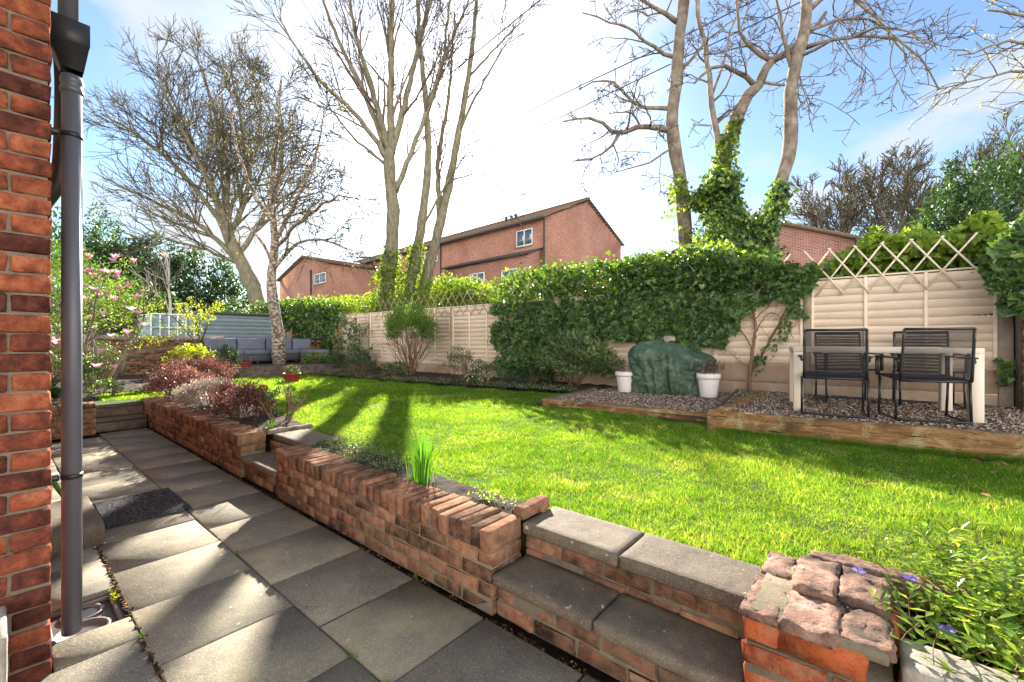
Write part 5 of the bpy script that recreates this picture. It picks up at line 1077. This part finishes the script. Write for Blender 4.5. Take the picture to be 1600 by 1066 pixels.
# magnolia
mx_, my_ = -10.6, 1.15
t = thing('magnolia', 'magnolia bush with large pink and white flowers at the path end', 'shrub', (mx_, my_, LZ)); out = []; P_ = PR(seg=.18, wob=.13, up=.05, nch=(6, 5, 0), maxd=2, ang=(38, 14), rmin=.005, ratio=.55)
for k in range(10): a = rng.uniform(0, 6.3); grow(out, np.array([mx_+.1*math.cos(a), my_+.1*math.sin(a), LZ-.02]), (math.cos(a)*.55, math.sin(a)*.55, 1), rng.uniform(1.7, 2.5), .025, 0, P_)
q = MB(); polylines(q, out, lim=(6, 4, 3)); part('stems', q, MT['bark_b'], t)
tips = np.array([p[-1] for d_, p, _ in out if d_ >= 1]); tips = tips[(tips[:, 2] > .6)]; rng.shuffle(tips)
q = MB(); bush(q, (mx_-.3, my_, 1.75), (1.1, 1.0, 1.25), 150, 34, .055, .03, csz=.17, shell=.35); part('foliage', q, MT['shrub'], t)
cs = list(tips[:46])+[W(a, b_, 6.9+rng.normal(0, .3)) for a, b_ in ((176, 410), (170, 428), (184, 432), (150, 455), (165, 462), (120, 415), (146, 432), (122, 432), (180, 405), (200, 450), (186, 455), (214, 468), (178, 470), (205, 486), (216, 492), (160, 495), (198, 525), (130, 470), (150, 575), (180, 577), (158, 552), (100, 475), (107, 440), (140, 425))]
for c in cs:
    f_ = MB(); m_ = 7; a = np.arange(m_)*2*np.pi/m_+rng.random(); op = rng.uniform(.45, 1.2); leaves(f_, np.repeat([c], m_, 0), np.column_stack([np.cos(a)*op, np.sin(a)*op, np.full(m_, 1.)])+rng.normal(0, .15, (m_, 3)), np.column_stack([-np.cos(a), -np.sin(a), np.full(m_, .4)]), .12*rng.uniform(.75, 1.15), .06, a=rng.random()*.4+rng.random(m_)*.6); part('flower', f_, MT['pink'], t)
shrub('leafy_shrub', 'glossy leaved shrub low in front of the magnolia stems', 'shrub', -10.0, .72, LZ, (.55, .5, .42), 70, 30, .06, .032, 'oliv')
shrub('leafy_shrub', 'dark green plant with broad leaves by the short brick wall end', 'shrub', -9.1, .35, LZ, (.34, .34, .20), 34, 20, .08, .045, 'dark')
shrub('leafy_shrub', 'sunlit green shrub behind the magnolia and downpipe', 'shrub', -12.6, .6, LZ, (1.3, 1.2, 1.5), 150, 36, .075, .04, 'shrub', zc=2.0)
shrub('leafy_shrub', 'pale spotted shrub between magnolia and back wall', 'shrub', -12.0, 1.35, LZ, (.5, .45, .45), 50, 24, .055, .03, 'oliv', zc=.85)
shrub('leafy_shrub', 'small bright green plant at the lawn corner beside the steps', 'shrub', -10.1, 1.25, LZ, (.25, .22, .14), 24, 16, .05, .03, 'shrub')
# ================================================================== TREES
COUNTS = []
def traced(name, label, cat, trunk, limbs, P, mats=('bark_b', 'twig'), group=None, leaf=None, ivy=None, trunk_kids=0, kidlen=2.5, limbkids=12, limblen=2.2, jd=.6, base_z=.3, tk0=.45, lim=(8, 5, 4, 3, 3)):
    """trunk/limbs: ([(px,py,D)...], r0, r1)"""
    def w3(pts): return [W(a, b_, d) for a, b_, d in pts]
    tp = w3(trunk[0]); g = tp[0].copy(); g[2] = base_z
    if tp[0][2] > base_z+.05: tp = [g]+tp
    p, r = resample(tp, (trunk[1], trunk[2]), .35, .012); b0 = p[0]
    t = thing(name, label, cat, (b0[0], b0[1], base_z), group=group)
    q = MB(); tube(q, p, r*(1+.06*np.sin(np.arange(len(r))*1.3)), 14, cap=True, a=.5); part('trunk', q, MT[mats[0]], t, smooth=True)
    out = []
    if trunk_kids:
        d = np.gradient(p, axis=0); d /= np.linalg.norm(d, axis=1)[:, None]; kids(out, p, d, r, kidlen/P.ratio, 0, P, count=trunk_kids, t0=tk0)
    ql = MB()
    for (pts, r0, r1) in limbs:
        pts = w3(pts); off = rng.normal(0, jd); k = len(pts)
        for i in range(1, k): pts[i][:2] += FW*off*i/(k-1)*1.0
        lp, lr = resample(pts, (r0, r1), .3, .02); tube(ql, lp, lr, 8, a=rng.random())
        d = np.gradient(lp, axis=0); d /= np.linalg.norm(d, axis=1)[:, None]; L = np.linalg.norm(np.diff(lp, axis=0), axis=1).sum()
        kids(out, lp, d, np.maximum(lr, .02), limblen/P.ratio, 0, P, count=max(3, int(limbkids*L/5)), t0=.12)
    if ql.n: part('limbs', ql, MT[mats[0]], t, smooth=True)
    q = MB(); polylines(q, out, lim=lim); part('crown', q, MT[mats[1]], t)
    if leaf:
        mat, nl, L_ = leaf; tp_ = np.concatenate([pp for dd, pp, _ in out if dd >= 2]); sel = tp_[rng.integers(0, len(tp_), nl)]+rng.normal(0, .03, (nl, 3)); q = MB(); leaves(q, sel, rdir(nl, -.5), rdir(nl, .3), L_*rng.uniform(.6, 1.3, nl), L_*.5); part('leaves', q, MT[mat], t)
    if ivy: # list of (points px, radius, n, size, mat)
        for (pts, rad_, n, sz_, mt_) in ivy:
            pp, rr = resample(w3(pts), rad_, .05); i = rng.integers(0, len(pp), n); u = rng.normal(0, 1, (n, 3)); u /= np.linalg.norm(u, axis=1)[:, None]
            lump = 1+.95*vnoise(pp[i]+u*.6, 2.2, 3)+.35*vnoise(pp[i]+u*.4, 6, 9)
            c = pp[i]+u*(rr[i]*lump*rng.uniform(.55, 1.05, n)**.5)[:, None]*np.array([1, 1, .6]); q = MB(); leaves(q, c, rdir(n, -.4), u+rdir(n, .6)*.5, sz_*rng.uniform(.6, 1.3, n), sz_*.9, 'ivy'); part('ivy', q, MT[mt_], t)
    COUNTS.append((label[:30], len(out))); return t
# big leaning tree at the left
PA = PR(seg=.45, wob=.11, up=(.035, .05, .03), nch=(8, 7, 5, 0), ang=(34, 12), ratio=.66, maxd=3, rmin=.0145, rr=.5, t0=.15)
traced('bare_tree', 'broad bare leaning tree with dense twigs above the blue shed', 'tree', ([(408, 505, 21), (400, 462, 21), (380, 415, 21), (358, 370, 21), (345, 340, 21)], .45, .22),
    [([(378, 412, 21), (345, 330, 20.6), (305, 250, 20), (262, 170, 19.6), (230, 95, 19)], .16, .03), ([(350, 350, 21), (352, 250, 21), (318, 140, 21), (285, 55, 21)], .16, .03),
     ([(358, 370, 21), (385, 290, 21.3), (372, 190, 21.5), (352, 90, 21.5)], .15, .03), ([(380, 415, 21), (310, 350, 20.6), (230, 310, 20), (165, 280, 19.6)], .13, .03),
     ([(352, 355, 21), (280, 265, 20.6), (205, 205, 20), (160, 180, 19.6)], .13, .03), ([(372, 400, 21), (425, 310, 21.4), (440, 210, 21.8), (432, 140, 22)], .13, .03),
     ([(345, 340, 21), (300, 220, 21), (255, 120, 20.4)], .11, .025), ([(350, 350, 21), (395, 230, 21.3), (400, 130, 21.6)], .10, .025), ([(380, 415, 21), (320, 390, 20.3), (250, 370, 20), (190, 330, 20)], .09, .025)], PA, mats=('bark_g', 'twig_g'), limbkids=11, limblen=3.1)
# birch on the terrace
PB = PR(seg=.28, wob=.14, up=(.05, -.01, -.07, -.08), nch=(8, 6, 5, 0), ang=(48, 12), ratio=.60, maxd=3, rmin=.012, rr=.45, t0=.15)
traced('birch_tree', 'silver birch with drooping catkin twigs growing through the sofa terrace', 'tree', ([(437, 569, 13.6), (432, 500, 13.6), (424, 440, 13.6), (430, 385, 13.6), (425, 310, 13.6), (432, 220, 13.6), (440, 120, 13.6)], .20, .03),
    [([(424, 425, 13.6), (455, 385, 13.4), (500, 372, 13.2), (550, 390, 13)], .07, .015), ([(428, 380, 13.6), (475, 310, 13.5), (510, 250, 13.4), (530, 200, 13.3)], .07, .015), ([(428, 350, 13.6), (395, 290, 13.8), (380, 220, 14), (385, 150, 14)], .07, .015),
     ([(428, 390, 13.6), (480, 350, 13.2), (540, 320, 12.8), (580, 330, 12.6)], .06, .014), ([(430, 300, 13.6), (470, 220, 13.8), (490, 150, 14)], .05, .012), ([(424, 410, 13.6), (400, 370, 13.8), (370, 350, 14), (345, 360, 14)], .05, .012)], PB, mats=('birch', 'twig_g'), leaf=('yel', 2400, .05), trunk_kids=14, kidlen=2.4, limbkids=11, limblen=1.7, base_z=.57, tk0=.4)
PC = PR(seg=.5, wob=.075, up=(.05, .05, .04), nch=(6, 5, 3, 0), ang=(27, 9), ratio=.64, maxd=3, rmin=.0125, rr=.45, t0=.15)
G1 = 'tall bare trees beyond the fence near the sun'
traced('bare_tree', 'tall bare tree with thick ivy-footed trunk forking high, left of the slender stems', 'tree', ([(604, 480, 16), (610, 400, 16), (614, 340, 16), (609, 270, 16), (608, 235, 16)], .28, .19),
    [([(608, 240, 16), (585, 150, 15.6), (560, 60, 15.2), (545, -40, 15)], .13, .03), ([(610, 240, 16), (614, 120, 16), (620, 0, 16), (624, -90, 16)], .15, .03), ([(612, 240, 16), (640, 150, 16.3), (668, 60, 16.6), (695, -50, 17)], .13, .03),
     ([(606, 250, 16), (565, 190, 15.6), (505, 135, 15), (455, 55, 14.6)], .11, .02), ([(606, 240, 16), (572, 150, 16), (525, 50, 16), (500, -50, 16)], .12, .02), ([(618, 300, 16), (655, 215, 16.4), (695, 110, 16.8), (745, -10, 17)], .11, .02), ([(605, 260, 16), (560, 225, 15.6), (525, 180, 15.2)], .06, .015)],
    PC, mats=('bark_g', 'twig'), group=G1, limbkids=11, limblen=2.5, ivy=[([(604, 480, 16), (608, 440, 16), (610, 395, 16)], (.62, .40), 1700, .10, 'ivy_l')])
traced('bare_tree', 'slender ivy-footed bare tree between its two taller neighbours', 'tree', ([(638, 480, 16.6), (648, 410, 16.6), (660, 340, 16.6), (668, 260, 16.6), (667, 180, 16.6), (655, 60, 16.6), (650, -60, 16.6)], .24, .06),
    [([(666, 180, 16.6), (690, 100, 16.8), (700, 0, 17), (705, -60, 17)], .08, .02), ([(650, 370, 16.6), (700, 290, 17), (730, 250, 17.3), (760, 270, 17.4)], .05, .012)], PC, mats=('bark_g', 'twig'), group=G1, limbkids=7, limblen=1.8, trunk_kids=9, kidlen=2.0, tk0=.6,
    ivy=[([(638, 480, 16.6), (645, 430, 16.6), (650, 385, 16.6)], (.5, .32), 1200, .10, 'ivy_l')])
traced('bare_tree', 'bare tree with leaning pale trunk closest to the sun', 'tree', ([(655, 490, 17), (672, 410, 17), (690, 340, 17), (705, 270, 17), (716, 210, 17), (732, 120, 17), (742, 30, 17), (750, -60, 17)], .25, .05),
    [([(686, 345, 17), (684, 240, 17), (698, 130, 17), (705, -10, 17)], .12, .03), ([(716, 210, 17), (760, 120, 16.6), (800, 60, 16.2)], .06, .015), ([(700, 285, 17), (750, 270, 16.8), (790, 300, 16.6)], .04, .012), ([(732, 120, 17), (775, 70, 16.6), (830, 10, 16)], .05, .012)],
    PC, mats=('bark_g', 'twig'), group=G1, limbkids=7, limblen=1.8, trunk_kids=8, kidlen=2.0, tk0=.65)
# the three big trees right of centre
PD = PR(seg=.22, wob=.20, up=(.015, -.02, .01), nch=(6, 5, 4, 0), ang=(52, 16), ratio=.55, maxd=3, rmin=.009, rr=.45, t0=.15)
G2 = 'big pale trees behind the ivy fence'
traced('bare_tree', 'tall straight pale-trunked tree standing left of the ivy clad fork', 'tree', ([(1072, 440, 10), (1070, 340, 10), (1060, 260, 10), (1050, 200, 10), (1056, 130, 10), (1062, 60, 10), (1070, -10, 10), (1074, -90, 10)], .165, .115),
    [([(1049, 205, 10), (1010, 197, 9.8), (968, 208, 9.5), (925, 188, 9.3), (880, 190, 9)], .075, .018), ([(968, 208, 9.5), (945, 238, 9.4), (895, 252, 9.2)], .04, .012), ([(1050, 170, 10), (1005, 168, 10.2), (950, 125, 10.4), (905, 140, 10.5)], .055, .014),
     ([(1056, 90, 10), (1020, 75, 9.8), (985, 45, 9.6), (910, 20, 9.3)], .05, .012), ([(1058, 35, 10), (1020, 10, 9.8), (960, -20, 9.5)], .06, .015), ([(1060, 110, 10), (1110, 60, 10.3), (1150, 30, 10.5)], .04, .012), ([(1052, 230, 10), (1000, 260, 9.8), (960, 270, 9.6)], .025, .01)],
    PD, mats=('bark_b', 'twig'), group=G2, limbkids=15, limblen=1.0, jd=0, ivy=[([(1066, 330, 9.9), (1062, 300, 9.9), (1058, 280, 9.9)], (.42, .25), 320, .08, 'ivy_l'), ([(1075, 440, 9.9), (1072, 360, 9.9)], (.32, .26), 260, .08, 'ivy_l')])
traced('ivy_tree', 'forked tree smothered in dark ivy with crooked mossy limbs', 'tree', ([(1150, 450, 9.6), (1138, 350, 9.6), (1128, 270, 9.6), (1145, 200, 9.6), (1165, 155, 9.6), (1186, 132, 9.6)], .22, .11),
    [([(1186, 132, 9.6), (1205, 95, 9.6), (1235, 80, 9.6), (1262, 50, 9.6), (1290, 20, 9.6)], .10, .04), ([(1128, 250, 9.6), (1118, 200, 9.6), (1105, 100, 9.6), (1088, 0, 9.6), (1080, -60, 9.6)], .075, .03), ([(1180, 135, 9.6), (1150, 112, 9.4), (1115, 108, 9.2), (1085, 130, 9)], .06, .02),
     ([(1205, 95, 9.6), (1175, 75, 9.4), (1155, 40, 9.2), (1150, -10, 9)], .06, .02), ([(1190, 128, 9.6), (1230, 135, 9.8), (1280, 130, 10)], .035, .012), ([(1112, 150, 9.6), (1140, 60, 9.5), (1165, -20, 9.4)], .03, .012)],
    PD, mats=('bark_b', 'twig'), group=G2, limbkids=15, limblen=.95, jd=.0, ivy=[([(1155, 440, 9.5), (1146, 390, 9.5), (1132, 330, 9.5), (1124, 275, 9.5)], (.66, .36), 6500, .085, 'ivy'), ([(1090, 320, 9.5), (1105, 300, 9.5), (1130, 300, 9.5)], (.22, .30), 700, .085, 'ivy_l'), ([(1178, 400, 9.4), (1190, 350, 9.4)], (.5, .28), 1600, .085, 'ivy'), ([(1128, 280, 9.5), (1132, 235, 9.5), (1152, 190, 9.5)], (.28, .16), 900, .08, 'ivy_l')])
traced('bare_tree', 'curving pale trunk with pruning scars and hanging twigs, right of ivy clad fork', 'tree', ([(1168, 450, 9.2), (1190, 370, 9.2), (1212, 310, 9.2), (1230, 250, 9.2), (1237, 190, 9.2), (1234, 150, 9.2), (1246, 90, 9.2), (1258, 30, 9.2), (1262, -20, 9.2), (1268, -90, 9.2)], .16, .10),
    [([(1260, 20, 9.2), (1290, -10, 9), (1330, -25, 8.8), (1380, 10, 8.6), (1440, 70, 8.4)], .06, .015), ([(1252, 75, 9.2), (1300, 70, 9), (1350, 75, 8.8), (1390, 110, 8.6), (1412, 170, 8.5)], .04, .012), ([(1256, 50, 9.2), (1320, 30, 9.3), (1370, 30, 9.4), (1410, 60, 9.5)], .04, .012),
     ([(1246, 90, 9.2), (1290, 85, 9), (1330, 95, 8.9), (1350, 150, 8.8)], .035, .01), ([(1240, 120, 9.2), (1215, 60, 9.4), (1195, 0, 9.6)], .05, .015), ([(1262, 0, 9.2), (1340, -50, 9), (1430, -30, 8.7)], .05, .015), ([(1244, 95, 9.2), (1275, 120, 9), (1310, 180, 8.9)], .02, .007)],
    PR(seg=.2, wob=.17, up=(-.05, -.06, -.03), nch=(5, 4, 3, 0), ang=(55, 18), ratio=.6, maxd=3, rmin=.0085, rr=.42, t0=.15), mats=('bark_b', 'twig'), group=G2, limbkids=12, limblen=1.25, ivy=[([(1185, 400, 9.1), (1200, 350, 9.1), (1222, 290, 9.1)], (.36, .24), 1900, .08, 'ivy')])
# vase shaped bare trees far right
PE = PR(seg=.5, wob=.10, up=(.03, .02, .02), nch=(7, 6, 4, 0), ang=(30, 10), ratio=.66, maxd=3, rmin=.022, rr=.5, t0=.1)
def vase(label, px, D, tops, yb=430):
    traced('bare_tree', label, 'tree', ([(px, yb, D), (px, yb-25, D)], .22, .18), [([(px, yb-25, D), ((px+a)/2+(4 if a > px else -4), (yb+b_)/2, D), (a, b_, D)], .10, .02) for a, b_ in tops], PE, mats=('bark_g', 'twig_g'), group='bare rounded trees beyond the vine', limbkids=16, limblen=2.0, jd=.8)
vase('rounded bare bushy tree directly right of the half hidden brick house', 1315, 25, [(1255, 340), (1275, 300), (1300, 285), (1325, 290), (1340, 275)])
vase('larger rounded bare tree left of the dark evergreen', 1398, 24, [(1355, 285), (1375, 260), (1400, 250), (1425, 258), (1445, 280), (1460, 320), (1350, 340)])
vase('sparse bare tree rising behind the dark evergreen', 1560, 22, [(1500, 260), (1530, 235), (1560, 222), (1590, 225), (1620, 240)])
# overhanging tree outside the frame, top right
traced('budding_tree', 'overhanging branches with small yellow green leaves at the upper frame edge', 'tree', ([(1800, 500, 7.5), (1790, 300, 7.5), (1770, 100, 7.5), (1740, -60, 7.5)], .18, .10),
    [([(1770, 100, 7.5), (1700, 40, 7.3), (1630, 15, 7.1), (1560, 5, 7)], .05, .012), ([(1775, 130, 7.5), (1700, 70, 7.3), (1620, 50, 7.1), (1530, 65, 6.9)], .05, .01), ([(1780, 180, 7.5), (1710, 110, 7.3), (1640, 80, 7.1), (1540, 95, 6.9)], .045, .009), ([(1780, 200, 7.5), (1700, 150, 7.3), (1630, 130, 7.1), (1595, 150, 7)], .04, .009)],
    PR(seg=.16, wob=.16, up=(0, .01, .01), nch=(4, 3, 0), ang=(42, 14), ratio=.55, maxd=2, rmin=.007, rr=.45, t0=.2), mats=('bark_b', 'twig'), limbkids=26, limblen=.95, leaf=('yel', 900, .045))
# small pale bare tree by the evergreens, leafy small tree by the wall
traced('small_bare_tree', 'small bare tree with white stems in front of dark evergreens', 'tree', ([(266, 520, 16.5), (265, 460, 16.5), (262, 415, 16.5), (256, 370, 16.5)], .055, .015), [([(265, 480, 16.5), (240, 440, 16.3), (215, 415, 16)], .02, .007), ([(264, 450, 16.5), (245, 400, 16.5), (228, 385, 16.5)], .02, .007), ([(264, 455, 16.5), (275, 420, 16.5), (280, 400, 16.5)], .018, .006)],
    PR(seg=.2, wob=.12, up=.03, nch=(4, 3, 0), ang=(38, 10), ratio=.5, maxd=1, rmin=.012, rr=.5, t0=.2), mats=('twig_w', 'twig_w'), limbkids=16, limblen=.7, trunk_kids=10, kidlen=.8, tk0=.3)
PF = PR(seg=.15, wob=.16, up=(.03, .01), nch=(5, 4, 0), ang=(42, 12), ratio=.58, maxd=2, rmin=.005, rr=.5, t0=.15)
traced('small_leafy_tree', 'small airy tree with sparse yellow green leaves before the back wall', 'tree', ([(312, 580, 12.6), (310, 550, 12.6), (312, 520, 12.6)], .04, .025), [([(312, 540, 12.6), (290, 500, 12.5), (270, 480, 12.4)], .02, .006), ([(312, 535, 12.6), (315, 490, 12.6), (320, 462, 12.6)], .02, .006), ([(312, 540, 12.6), (340, 500, 12.7), (358, 480, 12.8)], .02, .006), ([(312, 548, 12.6), (285, 530, 12.4), (262, 520, 12.3)], .015, .005)],
    PF, mats=('twig_g', 'twig_g'), limbkids=22, limblen=.6, leaf=('limey', 1500, .06), base_z=LZ)
# dark evergreens
def evergreen(label, px, py_top, D, halfw, zb, n, mat='dark', L=.20, name='evergreen_tree', group='dark evergreens beyond the back wall', shell=.55):
    top = W(px, py_top, D); zc = (top[2]+zb)/2; rz_ = (top[2]-zb)/2; t = thing(name, label, 'tree', (top[0], top[1], .3), group=group)
    q = MB(); bush(q, (top[0], top[1], zc), (halfw, halfw, rz_), n, 42, L, L*.4, 'long', csz=.20, shell=shell, up=.25, squash_low=False); part('crown', q, MT[mat], t)
    q = MB(); tube(q, [(top[0], top[1], .25), (top[0], top[1], zc)], [.22, .10], 8); part('trunk', q, MT['bark_b'], t)
evergreen('tall dark evergreen behind the downpipe and magnolia', 120, 345, 19, 2.0, .8, 210); evergreen('mid height dark evergreen behind the magnolia flowers', 190, 368, 20, 1.7, .6, 200); evergreen('dark evergreen behind the small white stemmed tree', 245, 376, 21.5, 1.9, .6, 210)
evergreen('wide dark evergreen right of the white stemmed tree', 305, 382, 23, 2.0, .6, 220); evergreen('low dark evergreen beside the leaning bare tree', 352, 425, 23.5, 1.3, .5, 120); evergreen('low light green bush behind the shed roof', 375, 468, 19.5, 1.3, .4, 100, 'shrub', .12)
evergreen('dark conifer with feathery top between pipe and other evergreens', 155, 322, 25, 1.5, .8, 120); evergreen('dark green low evergreen above the brick back wall', 225, 440, 17.4, 1.2, .5, 110)
evergreen('broad glossy evergreen rising behind the vine', 1500, 262, 13.5, 1.05, 1.6, 230, 'dark', .16, group='evergreens beyond the vine'); evergreen('tallest glossy evergreen above the brick pillar', 1580, 238, 14, 1.25, 1.8, 260, 'dark', .16, group='evergreens beyond the vine')
print(COUNTS); print('verts total', sum(len(m.vertices) for m in bpy.data.meshes))
